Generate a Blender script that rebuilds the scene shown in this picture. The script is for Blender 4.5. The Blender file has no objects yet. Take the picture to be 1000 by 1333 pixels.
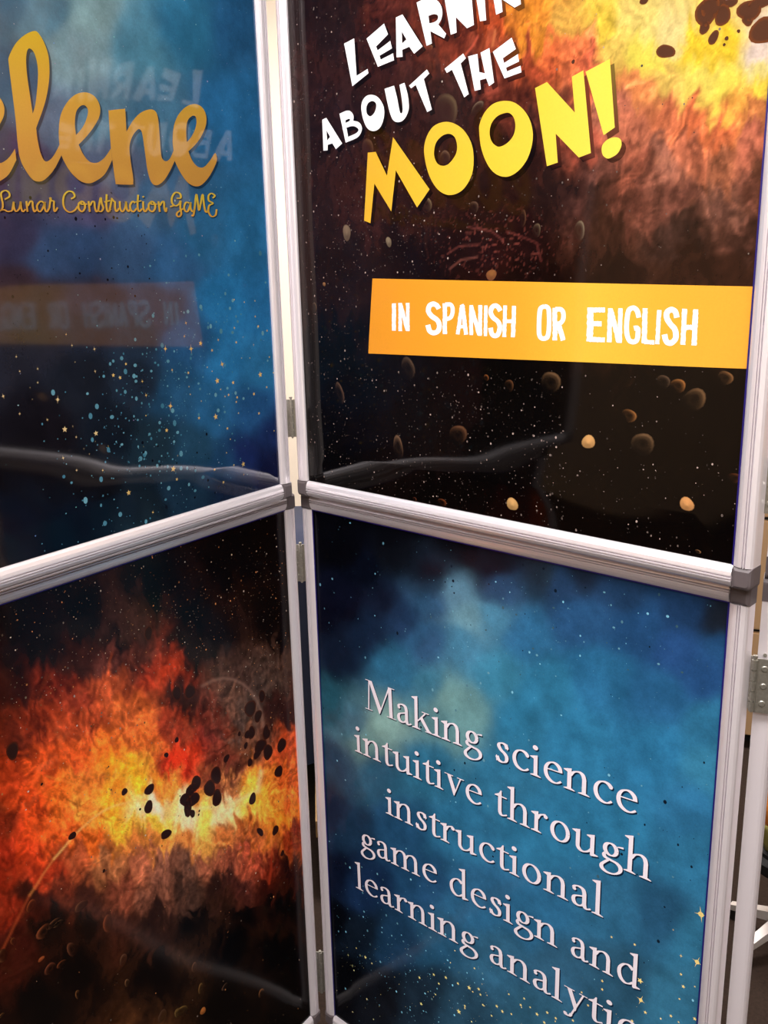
import bpy, bmesh, math, random
import numpy as np
from mathutils import Vector, Matrix
from mathutils.geometry import tessellate_polygon
random.seed(7); rng = np.random.default_rng(7)
S = bpy.context.scene; C = S.collection
# ------------------------------------------------------------------ camera, world, lights, exposure
Z0 = 1.43                                  # eye height above the carpet
F_PX, PITCH, ROLL = 1193.88, 0.2545, -0.0242
fw = Vector((0, math.cos(PITCH), -math.sin(PITCH))); up0 = Vector((0, math.sin(PITCH), math.cos(PITCH))); rt0 = Vector((1, 0, 0))
cr, sr = math.cos(ROLL), math.sin(ROLL)
rt = cr*rt0 + sr*up0; up = -sr*rt0 + cr*up0
cd = bpy.data.cameras.new('camera'); cam = bpy.data.objects.new('camera', cd); C.objects.link(cam); S.camera = cam
cd.sensor_fit = 'VERTICAL'; cd.sensor_height = 36.0; cd.lens = F_PX*36/1333; cd.clip_start = 0.05
cam.matrix_world = Matrix(((rt.x, up.x, -fw.x, 0), (rt.y, up.y, -fw.y, 0), (rt.z, up.z, -fw.z, Z0), (0, 0, 0, 1)))
w = bpy.data.worlds.new('world'); S.world = w; w.use_nodes = True
w.node_tree.nodes['Background'].inputs[0].default_value = (1.0, .93, .88, 1); w.node_tree.nodes['Background'].inputs[1].default_value = .12
S.view_settings.view_transform = 'Standard'; S.view_settings.look = 'None'; S.view_settings.gamma = 1
S.view_settings.exposure = 1.2; S.view_settings.use_curve_mapping = False
CEIL = 2.75
LIGHTS = [(-.55, .35, 21), (.75, -.35, 18), (-.2, -1.5, 15), (-2.2, -.6, 12), (0.3, 2.6, 42), (2.3, 1.9, 10)]   # troffers: x, y, watts

# ------------------------------------------------------------------ materials
def lin(c):
    c = np.asarray(c, float)/255
    return np.where(c <= .04045, c/12.92, ((c+.055)/1.055)**2.4)
def mat(name, col, rough=.5, metal=0, spec=.5, noise=0, nscale=60, bump=0, coat=0, emit=0, stretch=None, ior=1.5):
    m = bpy.data.materials.new(name); m.use_nodes = True; nt = m.node_tree; b = nt.nodes['Principled BSDF']
    c = tuple(lin(col))+(1,)
    b.inputs['Roughness'].default_value = rough; b.inputs['Metallic'].default_value = metal
    b.inputs['Specular IOR Level'].default_value = spec; b.inputs['Base Color'].default_value = c; b.inputs['IOR'].default_value = ior
    if noise or bump:
        tc = nt.nodes.new('ShaderNodeTexCoord'); mp = nt.nodes.new('ShaderNodeMapping'); n = nt.nodes.new('ShaderNodeTexNoise')
        nt.links.new(tc.outputs['Object'], mp.inputs[0]); nt.links.new(mp.outputs[0], n.inputs['Vector'])
        if stretch: mp.inputs['Scale'].default_value = stretch
        n.inputs['Scale'].default_value = nscale; n.inputs['Detail'].default_value = 5
        if noise:
            r = nt.nodes.new('ShaderNodeMapRange'); r.inputs['To Min'].default_value = 1-noise; r.inputs['To Max'].default_value = 1+noise
            nt.links.new(n.outputs['Fac'], r.inputs['Value'])
            mx = nt.nodes.new('ShaderNodeVectorMath'); mx.operation = 'MULTIPLY'; mx.inputs[0].default_value = c[:3]
            nt.links.new(r.outputs[0], mx.inputs[1]); nt.links.new(mx.outputs[0], b.inputs['Base Color'])
        if bump:
            bp = nt.nodes.new('ShaderNodeBump'); bp.inputs['Strength'].default_value = bump; bp.inputs['Distance'].default_value = .002
            nt.links.new(n.outputs['Fac'], bp.inputs['Height']); nt.links.new(bp.outputs[0], b.inputs['Normal'])
    if emit:
        b.inputs['Emission Color'].default_value = c; b.inputs['Emission Strength'].default_value = emit
    return m
def print_mat(name, grain, gloss=.06, film=1.0):
    m = bpy.data.materials.new(name); m.use_nodes = True; nt = m.node_tree; b = nt.nodes['Principled BSDF']
    a = nt.nodes.new('ShaderNodeAttribute'); a.attribute_name = 'ink'
    b.inputs['Roughness'].default_value = .42; b.inputs['IOR'].default_value = 1.35; b.inputs['Specular IOR Level'].default_value = 0.0
    b.inputs['Coat Weight'].default_value = film; b.inputs['Coat Roughness'].default_value = gloss; b.inputs['Coat IOR'].default_value = 1.5
    tc = nt.nodes.new('ShaderNodeTexCoord'); n = nt.nodes.new('ShaderNodeTexNoise'); n.inputs['Scale'].default_value = 420; n.inputs['Detail'].default_value = 3
    nt.links.new(tc.outputs['Object'], n.inputs['Vector'])
    r = nt.nodes.new('ShaderNodeMapRange'); r.inputs['To Min'].default_value = 1-grain; r.inputs['To Max'].default_value = 1+grain
    r.inputs['From Min'].default_value = .25; r.inputs['From Max'].default_value = .75
    nt.links.new(n.outputs['Fac'], r.inputs['Value'])
    mx = nt.nodes.new('ShaderNodeVectorMath'); mx.operation = 'MULTIPLY'
    nt.links.new(a.outputs['Color'], mx.inputs[0]); nt.links.new(r.outputs[0], mx.inputs[1]); nt.links.new(mx.outputs[0], b.inputs['Base Color'])
    return m
M_PRINT = print_mat('laminated poster print', .10); M_INK = print_mat('laminated lettering ink', .03)
M_PRINT2 = print_mat('satin poster print', .10, .12, .42); M_INK2 = print_mat('satin lettering ink', .03, .12, .42)
M_PRINT3 = print_mat('laminated poster print, older film', .10, .06, .6); M_INK3 = print_mat('lettering ink under older film', .03, .06, .6)
PRINTM = {'UL': (M_PRINT, M_INK), 'UR': (M_PRINT3, M_INK3), 'LL': (M_PRINT2, M_INK2), 'LR': (M_PRINT2, M_INK2)}
M_ALU = mat('anodised aluminium', (236, 230, 234), .32, .48)
M_ALUV = mat('anodised aluminium upright', (236, 230, 234), .32, .48)
M_CAP = mat('grey moulded plastic', (88, 80, 82), .45, noise=.08, nscale=200, bump=.05)
M_BLUE = mat('blue sheet edge', (22, 10, 96), .4)
M_BACK = mat('grey backing board', (120, 118, 118), .7, noise=.05, nscale=80)
M_ZINC = mat('galvanised steel', (158, 156, 146), .34, .8, noise=.3, nscale=260, bump=.15)
M_DARK = mat('dark recess', (24, 20, 18), .8)
M_WALLC = mat('cream wall paint', (238, 224, 202), .8, noise=.02, nscale=30, bump=.03)
M_WALLT = mat('tan wall paint', (176, 146, 116), .8, noise=.03, nscale=30, bump=.03)
M_CEIL = mat('ceiling tile', (226, 222, 214), .9, noise=.04, nscale=120)
M_GRID = mat('ceiling grid', (235, 235, 232), .5)
M_CARPET = mat('brown carpet', (44, 34, 28), .95, spec=.1, noise=.55, nscale=150, bump=.8)
M_LAMP = mat('troffer diffuser', (255, 248, 240), .5, emit=2.2)
M_NAVY = mat('navy table cloth', (26, 34, 58), .85, noise=.12, nscale=90, bump=.1)
M_TAN = mat('tan painted steel', (186, 152, 112), .5, noise=.03, nscale=60)
M_CARD = mat('cardboard', (150, 118, 74), .8, noise=.08, nscale=50)
M_BLACK = mat('black plastic', (16, 15, 16), .5, noise=.1, nscale=90)
M_ORANGE = mat('orange fabric', (235, 138, 48), .8, noise=.1, nscale=70, bump=.2)
M_OLIVE = mat('olive fabric', (138, 132, 62), .85, noise=.14, nscale=60, bump=.2)
M_GREY = mat('light grey metal', (196, 190, 184), .4, .3, noise=.04, nscale=80)

# ------------------------------------------------------------------ object helpers
def link(name, me, m=None, parent=None, loc=None):
    o = bpy.data.objects.new(name, me); C.objects.link(o)
    if m and me is not None: me.materials.append(m)
    if parent: o.parent = parent
    if loc is not None: o.location = loc
    return o
def from_bm(name, bm, m, parent=None, loc=None, smooth=False):
    bmesh.ops.recalc_face_normals(bm, faces=bm.faces)
    me = bpy.data.meshes.new(name); bm.to_mesh(me); bm.free()
    if smooth: me.shade_smooth()
    return link(name, me, m, parent, loc)
def tag(o, label=None, cat=None, group=None, kind=None):
    for k, v in (('label', label), ('category', cat), ('group', group), ('kind', kind)):
        if v: o[k] = v
    return o
def thing(name, label, cat, loc=(0, 0, 0), rotz=0, group=None):
    o = bpy.data.objects.new(name, None); C.objects.link(o); o.location = loc; o.rotation_euler = (0, 0, rotz); o.empty_display_size = .1
    return tag(o, label, cat, group)
def bx(bm, x0, x1, y0, y1, z0, z1, bev=0):
    r = bmesh.ops.create_cube(bm, size=1); vs = r['verts']
    for v in vs: v.co = Vector(((x0+x1)/2+v.co.x*(x1-x0), (y0+y1)/2+v.co.y*(y1-y0), (z0+z1)/2+v.co.z*(z1-z0)))
    if bev:
        es = list({e for v in vs for e in v.link_edges}); bmesh.ops.bevel(bm, geom=es, offset=bev, segments=2, affect='EDGES')
def box(name, x0, x1, y0, y1, z0, z1, m, parent=None, bev=0, loc=None):
    bm = bmesh.new(); bx(bm, x0, x1, y0, y1, z0, z1, bev); return from_bm(name, bm, m, parent, loc)
def cyl(bm, p, q, r, n=16, r2=None):
    p = Vector(p); q = Vector(q); d = q-p; L = d.length
    M = Matrix.Translation((p+q)/2) @ d.to_track_quat('Z', 'Y').to_matrix().to_4x4()
    bmesh.ops.create_cone(bm, cap_ends=True, segments=n, radius1=r, radius2=r if r2 is None else r2, depth=L, matrix=M)
def struct(o): return tag(o, kind='structure')

# ------------------------------------------------------------------ the panels' places
# hinge-side bottom corner of each poster (plan), its direction, the height of its bottom edge
W = .6955; H = 1.0; RW = .0258; RV = .0225      # sheet width, height; widths of the level and the upright rails
PW = {'UL': .61, 'LL': .61, 'UR': W, 'LR': W}
ZU, ZL = Z0-.3195, Z0-1.3717
PAN = {'UL': ((-.1643, 1.4196), 4.1062, ZU, 1), 'UR': ((-.1191, 1.4405), -.7610, ZU, -1),
       'LL': ((-.1645, 1.4579), 4.0971, ZL, 1), 'LR': ((-.1164, 1.4583), -.7482, ZL, -1)}
def ray(px, py):
    return fw + rt*((px-500)/F_PX) - up*((py-666.5)/F_PX)
def on(pan, px, py):
    """where a traced point of the photograph lies on the flat poster: metres along and up from its corner"""
    P, th, zb, s = PAN[pan]; d = ray(px, py); n = Vector((-math.sin(th), math.cos(th)))
    k = (P[0]*n.x+P[1]*n.y)/(d.x*n.x+d.y*n.y)
    return ((d.x*k-P[0])*math.cos(th)+(d.y*k-P[1])*math.sin(th), Z0+d.z*k-zb)
def to_px(pan, U, V):
    P, th, zb, s = PAN[pan]
    X = P[0]+U*math.cos(th); Y = P[1]+U*math.sin(th); Z = V+zb-Z0
    D = X*fw.x+Y*fw.y+Z*fw.z
    return 500+F_PX*(X*rt.x+Y*rt.y+Z*rt.z)/D, 666.5-F_PX*(X*up.x+Y*up.y+Z*up.z)/D
# the sheets do not lie dead flat in their frames
def wave(pan, U, V):
    U = np.asarray(U, float); V = np.asarray(V, float)
    k = {'UL': 1.1, 'UR': 2.6, 'LL': 4.0, 'LR': 5.2}[pan]
    e = np.clip(np.minimum(np.minimum(U, PW[pan]-U), np.minimum(V, H-V))/.05, 0, 1)
    h = .0007*np.sin(9*U+k)*np.sin(6*V+2*k)+.0005*np.sin(17*U+3*k+5*V)+.0004*np.sin(23*V+k-7*U)
    h = h+.0006*np.exp(-((V-.045-.03*np.sin(8*U))/.03)**2)
    return e*(h+.0012)+.0004

# ------------------------------------------------------------------ noise for the painted prints
LATTICE = {}
def vnoise(x, y, seed):
    if seed not in LATTICE: LATTICE[seed] = np.random.default_rng(seed).random((256, 256))
    r = LATTICE[seed]
    xi = np.floor(x).astype(int); yi = np.floor(y).astype(int); fx = x-xi; fy = y-yi
    fx = fx*fx*(3-2*fx); fy = fy*fy*(3-2*fy); g = lambda a, b: r[a & 255, b & 255]
    return (g(xi, yi)*(1-fx)+g(xi+1, yi)*fx)*(1-fy)+(g(xi, yi+1)*(1-fx)+g(xi+1, yi+1)*fx)*fy
def fbm(x, y, seed, octv=5, ridge=False):
    t = 0; a = .5; s = 0
    for i in range(octv):
        n = vnoise(x*2**i+13.7*i, y*2**i+7.1*i, seed+i)
        if ridge: n = 1-abs(2*n-1)
        t = t+a*n; s += a; a *= .5
    return t/s
def scatter_colour(px, py, pts, eps, power=2.0):
    """smooth colour field through listed (x, y, r, g, b) samples of the artwork"""
    acc = np.zeros(px.shape+(3,)); ws = np.zeros(px.shape)
    for x, y, r, g, b in pts:
        wt = 1/((px-x)**2+(py-y)**2+eps)**power
        acc += wt[..., None]*lin((r, g, b)); ws += wt
    return acc/ws[..., None]
def paper(v, pan, sheet=True):
    """how bright white paper stands in the photograph at that height (the ceiling lamps' falloff): the samples are divided by it"""
    z = np.asarray(v)+PAN[pan][2]
    return np.interp(z, [0, .35, .7, 1.0, 1.3, 1.6, 2.1], PAPER)[..., None]*np.array(SHEET_GAIN[pan] if sheet else INK_GAIN[pan])
PAPER = [.55, .72, .93, 1.07, 1.22, 1.36, 1.5]
SHEET_GAIN = {'UL': (.98, .82, .63), 'UR': (1.34, 1.45, 1.54), 'LL': (.88, .97, 1.1), 'LR': (1.1, .96, .79)}
INK_GAIN = {'UL': (1, 1, 1), 'UR': (.95, .95, .95), 'LL': (.9, .9, 1), 'LR': (1, .9, .9)}
# ------------------------------------------------------------------ colour samples of the four prints (x, y, r, g, b), read off the photograph
SMP = {}
SMP['UL'] = [(0,0,53,94,108),(60,20,80,115,121),(110,30,132,157,145),(85,70,115,141,135),(100,55,125,149,142),(20,100,46,78,94),(180,60,80,131,139),(250,40,48,110,130),(310,40,40,89,117),(300,150,40,99,130),(200,150,70,110,124),(130,150,90,120,126),(150,220,90,96,109),(60,150,83,99,109),(20,200,62,54,75),(60,240,75,67,79),(120,260,77,69,88),(200,270,61,92,112),(260,300,45,99,126),(330,300,42,105,135),(20,310,52,47,63),(60,330,50,68,90),(110,320,44,63,85),(170,330,51,73,94),(220,340,50,89,117),(20,370,56,39,42),(60,400,47,37,40),(120,390,45,44,55),(200,400,50,58,72),(300,400,40,110,144),(345,400,40,105,139),(40,440,39,37,42),(120,430,31,36,45),(180,440,38,50,61),(250,450,40,81,109),(300,470,42,109,142),(340,480,45,107,136),(100,500,25,27,32),(180,500,29,37,45),(230,520,38,77,99),(280,530,42,94,122),(330,540,40,84,118),(355,560,28,42,76),(320,590,26,36,70),(350,610,19,21,45),(60,560,18,14,17),(150,560,18,23,29),(200,580,28,44,50),(250,580,33,63,77),(290,600,33,65,88),(240,640,28,47,58),(300,640,22,33,49),(30,640,13,8,8),(120,640,12,10,12),(190,660,19,26,30),(0,700,20,10,8),(100,700,8,6,8),(-150,100,46,84,99),(-150,400,30,25,30),(-150,700,12,8,8),(100,-200,80,115,126),(300,-200,38,84,108)]
SMP['UR'] = [(380,10,42,25,28),(400,100,54,30,29),(400,300,46,27,26),(400,500,14,12,14),(410,600,10,9,10),(440,30,44,27,28),(450,150,52,30,30),(500,60,60,30,28),(520,20,80,35,28),(560,20,100,40,28),(600,40,110,45,30),(640,20,190,80,40),(650,60,170,80,50),(640,95,130,60,45),(600,120,60,30,28),(560,140,57,28,25),(540,180,57,29,24),(620,160,57,25,20),(690,10,240,150,50),(700,30,250,160,50),(720,60,220,110,60),(700,80,170,75,45),(680,120,90,40,28),(740,30,255,200,90),(750,60,235,125,75),(780,20,255,225,80),(800,50,255,225,110),(770,90,215,105,70),(830,20,255,235,130),(840,70,255,245,100),(870,30,255,240,160),(860,100,255,220,110),(900,50,255,225,60),(940,60,255,225,60),(900,90,255,240,110),(940,110,255,245,100),(985,90,255,245,150),(985,70,255,240,230),(990,120,255,230,80),(960,130,250,180,80),(830,110,240,150,90),(800,140,200,120,95),(820,170,210,125,95),(860,150,220,125,85),(900,150,225,120,75),(940,160,200,105,65),(980,160,220,140,80),(980,200,190,110,85),(940,200,140,85,60),(900,190,190,110,80),(860,200,170,110,90),(820,210,150,85,65),(780,220,100,60,50),(760,180,165,82,62),(740,150,120,60,45),(700,150,70,35,28),(680,190,47,23,18),(700,240,42,23,18),(760,260,64,38,32),(820,250,104,60,48),(880,250,106,64,52),(940,250,106,70,58),(980,250,116,70,55),(800,300,58,33,24),(880,300,58,38,32),(960,300,66,40,32),(800,350,36,19,13),(900,340,46,25,17),(960,350,52,29,20),(480,260,58,30,27),(560,260,50,25,20),(620,260,42,21,16),(600,310,37,17,14),(650,330,42,17,14),(680,300,36,15,12),(450,350,40,22,19),(560,340,28,13,12),(700,360,26,11,8),(450,500,14,11,13),(550,500,20,12,12),(600,520,22,12,13),(560,560,20,13,13),(650,500,8,6,6),(700,540,8,6,7),(650,600,8,6,7),(750,520,12,8,7),(850,520,14,10,8),(950,520,14,10,8),(900,600,12,8,6),(800,620,10,7,6),(940,650,10,7,6),(760,660,12,7,5),(600,640,10,7,7),(850,700,10,6,5),(950,720,8,5,4),(450,-150,37,21,22),(600,-150,110,50,30),(750,-150,255,200,80),(900,-150,240,130,60),(600,-500,32,17,14),(900,-500,37,18,12)]
SMP['LL'] = [(20,800,14,8,10),(100,790,14,10,12),(200,750,12,9,10),(300,720,12,8,10),(350,700,14,8,8),(360,800,14,8,8),(250,800,14,12,14),(150,830,24,14,14),(60,830,16,10,12),(20,860,24,12,14),(0,900,50,18,14),(30,890,40,14,12),(80,880,90,28,18),(100,850,45,20,16),(140,850,70,35,30),(160,810,50,30,26),(180,860,70,35,28),(200,870,120,40,25),(210,880,160,50,25),(240,840,22,14,15),(280,840,18,12,14),(300,880,60,40,35),(340,890,60,45,40),(320,930,76,58,52),(340,960,95,60,45),(370,930,46,20,17),(375,980,170,65,30),(300,920,86,58,48),(270,930,86,34,25),(240,910,46,24,20),(230,950,130,45,25),(250,970,180,50,25),(220,990,200,45,20),(240,1000,190,40,20),(270,960,86,30,24),(290,980,105,42,30),(310,1000,100,50,38),(100,900,128,46,28),(140,890,150,65,35),(50,940,112,37,18),(20,960,70,22,12),(80,950,168,64,32),(120,940,172,70,36),(160,930,190,90,40),(180,960,210,100,40),(140,980,225,105,35),(100,990,200,80,32),(60,1000,190,70,25),(20,1000,140,45,18),(40,1050,190,65,22),(0,1060,100,30,15),(80,1040,210,95,30),(120,1030,225,120,45),(100,1050,215,130,50),(150,1010,235,140,35),(175,1010,250,180,40),(180,1035,255,220,120),(195,1042,255,238,215),(150,1050,240,160,40),(160,1070,245,190,55),(200,1070,250,205,60),(215,1055,252,220,130),(240,1056,255,236,195),(270,1065,255,220,90),(290,1060,252,230,170),(300,1050,250,232,180),(320,1050,252,210,80),(335,1040,250,185,60),(340,1020,235,130,45),(260,1040,215,140,55),(240,1020,200,70,30),(200,1015,238,130,35),(215,1030,225,140,45),(280,1020,120,50,30),(300,1032,190,110,60),(360,1060,230,125,35),(375,1030,190,80,30),(380,1080,130,40,20),(350,1080,215,120,38),(330,1090,180,90,40),(300,1085,205,115,55),(270,1090,225,160,75),(240,1095,212,125,60),(200,1095,218,135,60),(170,1095,190,110,50),(120,1090,200,90,30),(80,1085,210,85,30),(40,1100,180,55,22),(10,1110,130,35,18),(60,1130,150,45,20),(100,1120,150,70,40),(140,1120,130,80,50),(180,1120,160,90,65),(210,1130,120,75,60),(240,1130,90,60,50),(270,1125,140,80,60),(300,1125,140,70,50),(330,1120,150,65,45),(345,1130,105,34,20),(375,1130,34,11,9),(350,1160,44,14,10),(310,1150,64,30,25),(280,1160,36,20,18),(240,1160,56,38,32),(200,1160,105,64,50),(160,1155,95,48,34),(120,1160,56,28,21),(80,1155,86,34,20),(40,1160,46,17,11),(10,1180,105,29,15),(20,1210,55,19,14),(0,1240,50,18,12),(60,1200,20,12,10),(120,1200,20,12,10),(160,1200,54,26,18),(200,1195,34,19,16),(250,1190,11,8,8),(320,1190,8,6,7),(370,1180,8,6,6),(300,1240,6,5,6),(370,1250,6,5,6),(100,1260,12,8,8),(200,1260,10,7,8),(50,1310,12,9,9),(300,1310,8,6,6),(380,1320,6,5,5),(-150,1060,90,25,15),(-150,850,14,8,8),(-150,1250,12,8,8),(-60,1330,12,9,9)]
SMP['LR'] = [(600,700,8,8,12),(700,715,14,16,20),(520,700,8,8,12),(640,735,18,18,24),(760,745,33,42,54),(800,740,33,47,67),(560,765,36,52,67),(480,740,8,12,22),(450,780,12,14,27),(415,690,6,6,10),(450,700,6,6,10),(520,720,12,14,18),(420,800,14,14,27),(440,850,19,29,45),(480,830,21,36,55),(500,780,18,23,37),(520,800,31,52,76),(560,780,48,84,108),(590,770,95,136,148),(610,800,108,150,154),(640,800,70,126,144),(600,840,65,120,139),(560,840,45,89,117),(520,870,45,99,121),(430,920,41,89,99),(470,940,70,110,121),(500,945,132,164,148),(490,965,115,152,142),(575,930,92,133,130),(585,915,112,150,139),(600,930,105,144,136),(560,890,60,115,130),(640,870,60,126,144),(680,820,48,105,135),(650,760,41,73,99),(700,740,34,48,57),(650,730,22,26,32),(600,720,18,18,23),(560,740,18,21,28),(740,760,35,57,81),(800,760,37,63,90),(760,800,44,84,117),(830,820,38,75,109),(900,790,32,57,85),(935,805,28,33,39),(940,850,39,78,112),(920,880,40,78,117),(880,850,39,73,112),(860,900,42,94,126),(780,880,45,105,135),(720,900,48,115,139),(680,940,48,115,139),(750,960,48,117,144),(850,980,46,113,142),(920,940,48,110,135),(925,1000,58,126,148),(900,1050,48,110,139),(650,1020,48,110,133),(560,1000,46,105,126),(500,1010,40,89,108),(440,1000,31,63,81),(420,1060,21,36,54),(460,1080,28,52,72),(520,1080,34,73,99),(600,1080,44,105,130),(700,1080,46,113,139),(800,1080,46,113,139),(900,1120,48,110,135),(440,1130,14,21,37),(480,1150,23,42,67),(540,1150,32,68,94),(620,1160,42,94,121),(700,1180,44,99,126),(800,1180,48,102,126),(860,1190,39,81,103),(900,1220,48,105,126),(430,1200,5,6,10),(470,1220,15,23,31),(520,1230,26,52,72),(570,1220,36,78,99),(640,1250,46,89,108),(720,1270,48,89,108),(800,1280,41,78,94),(880,1300,48,99,117),(440,1280,6,6,8),(500,1290,14,16,20),(550,1300,23,36,45),(600,1310,35,63,76),(700,1320,44,84,99),(700,1450,31,52,67)]
# larger gold stars (x, y, radius in px, kind: 5 five-pointed, 4 sparkle)
def CR(x0, y0, s, L): return [(x0+a[0]/s, y0+a[1]/s)+tuple(a[2:]) for a in L]
STARS = {'UL': CR(0, 350, 2.5, [(213,213,2,4),(232,249,2.4,4),(305,261,3,4),(50,286,2.4,4),(242,303,1.6,4),(61,333,2.2,4),(120,325,2.2,4),(120,370,2.2,4),(95,386,1.2,4),(7,414,3.6,4),(102,424,1.2,4),(185,425,4.6,4),(61,471,2.4,4),(151,491,2.4,4),(208,522,4.4,5),(234,512,1.8,4),(309,535,4,5),(245,547,2.2,4),(270,585,1.3,4),(288,602,1.4,4),(203,615,2.8,4),(247,655,2.4,4),(331,655,2.4,4),(415,728,4,5),(496,792,2.6,4),(366,346,3,5),(388,354,2.8,5),(407,309,2.2,5),(307,333,2.4,4),(460,366,2.6,4),(472,411,3,4),(535,260,4.2,4),(619,260,5,4),(650,242,3.6,5),(602,176,2.6,4),(597,219,2.6,4),(708,231,2.4,4),(688,265,2.4,5),(721,310,5,4),(705,364,4.4,5),(757,370,2.8,5),(610,338,2.2,5),(557,329,2.4,4),(761,192,2.4,4),(767,239,2.2,5),(790,222,1.4,4),(824,247,1.8,4),(839,187,2.2,5),(829,155,1.8,5),(760,100,1.4,5),(793,108,1.4,5),(828,104,1.4,5),(868,201,1.8,5),(846,344,4.2,5),(825,407,2.6,5),(867,385,1.8,5),(876,287,1.6,5),(742,410,2,5),(770,418,2.2,5),(767,433,1.8,5),(716,392,1.4,5),(730,415,1.4,5),(551,446,5,4),(699,481,4.4,5),(644,485,2.4,5),(616,408,1.3,5),(612,383,1.2,5),(652,430,1.2,5),(538,525,3,5),(737,519,2.2,5),(774,469,1.4,5),(841,470,2.2,5),(559,650,4.4,5),(571,684,2.4,5),(788,635,3.8,5),(757,638,1.8,5),(694,653,2.2,5),(725,694,2.2,5),(791,669,1.5,4),(573,607,1.8,4),(471,477,1.3,5),(891,527,1.4,5),(463,578,1.2,4),(349,577,1.3,4),(307,561,1.2,4),(746,554,1.2,5),(733,598,1.2,5),(785,290,1.1,5),(812,290,1.1,5),(889,338,1.4,5),(688,333,1.2,5),(672,320,1.2,5)]),
 'LR': [(913,1190,7.5,4),(908,1252,6,4),(877,1210,1.5,4),(887,1244,2.2,4),(834,1276,3.6,5),(835,1301,5,4),(785,1276,1.8,5),(785,1287,1.8,5),(797,1219,1.6,5),(827,1229,1.8,5),(887,1268,1.8,5),(890,1284,2.4,5),(905,1284,1.2,5),(885,1300,1.4,5),(905,1326,2.4,5),(884,1330,1.3,5),(841,1317,2.2,5),(824,1328,2,5),(874,1322,2,5)]+
  CR(400, 980, 1.786, [(97,469,1.6,4),(107,494,1.6,4),(125,470,1.2,4),(137,474,2,5),(263,521,1.8,5),(296,514,1.8,5),(324,521,2,5),(308,535,1.6,5),(267,582,2,5),(354,600,3,5),(352,535,1.8,5),(378,545,2.6,5),(400,548,2,5),(404,561,1.6,5),(410,585,1.6,5),(430,610,1.6,5),(442,588,2,5),(455,600,2,5),(368,587,1.6,5),(390,500,1.4,5),(470,560,1.4,5),(498,585,1.8,5),(506,570,1.6,5),(520,590,1.4,5),(536,606,2.2,5),(560,602,2,5),(553,625,2,5),(580,615,1.8,5),(600,600,1.6,5),(620,620,1.8,5),(476,606,1.4,5),(300,560,1.2,5),(640,555,1.4,5),(655,585,1.6,5)])}
# dark rocks (x, y, rx, ry, tilt degrees) and lit rims
ROCKS = {'LL': CR(0, 950, 2.381, [(36,64,6.5,12,10),(384,191,3.2,5,15),(461,184,6,6.5,30),(458,238,5.4,8,10),(512,322,7,5.6,-10),(223,328,4.2,5,20),(513,77,2.4,4,30),(571,215,6,9,0),(580,240,5,12,0),(598,215,7,9,10),(605,165,6,11,0),(590,185,7,8,0),(593,258,3.2,6,20),(575,255,2,5,0),(613,262,1,1.5,0),(615,250,1,1.6,0),(648,180,6.5,12,10),(668,140,6,13,5),(670,210,6.4,10.5,5),(780,213,5,7,0),(803,315,2.8,8,30),(850,310,4,6.5,0),(861,128,5.4,8,8),(871,47,6,9.5,10),(828,68,6.5,10,10),(805,50,8,9,-20),(795,75,5,6,0),(773,100,3.6,5,0),(778,8,5,8,0),(765,14,3.6,6,0),(825,12,4.6,8,0),(760,48,2.6,4.4,0),(740,12,2,3.6,0),(700,88,4,5,0),(872,381,2.8,3.6,0),(545,30,2.4,4,0),(320,436,1.8,2.4,0),(432,245,1.2,1.8,0),(128,168,1.4,2,0)])+[(229,902,5.6,11,0),(246,900,6.4,11,25),(325,922,7.6,11,-10),(335,932,5,8,10),(340,906,4.5,8,0),(192,824,5,10,0),(345,952,4.5,8,-10)],
 'UR': CR(660, 0, 2.941, [(530,3,5.5,5,0),(612,198,11,9,20),(770,45,14,18,10),(800,20,14,16,-10),(830,60,8,15,0),(760,105,6,9,20),(795,145,5.5,9,30),(845,148,2,3,0),(836,172,1.4,2.2,0),(890,120,1.8,2.4,0),(860,10,8,6,0),(930,40,13,14,0),(925,75,6,9,0),(985,118,14.5,18.5,5),(975,10,14,8,0),(257,237,2.2,2.8,0)])}
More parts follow.
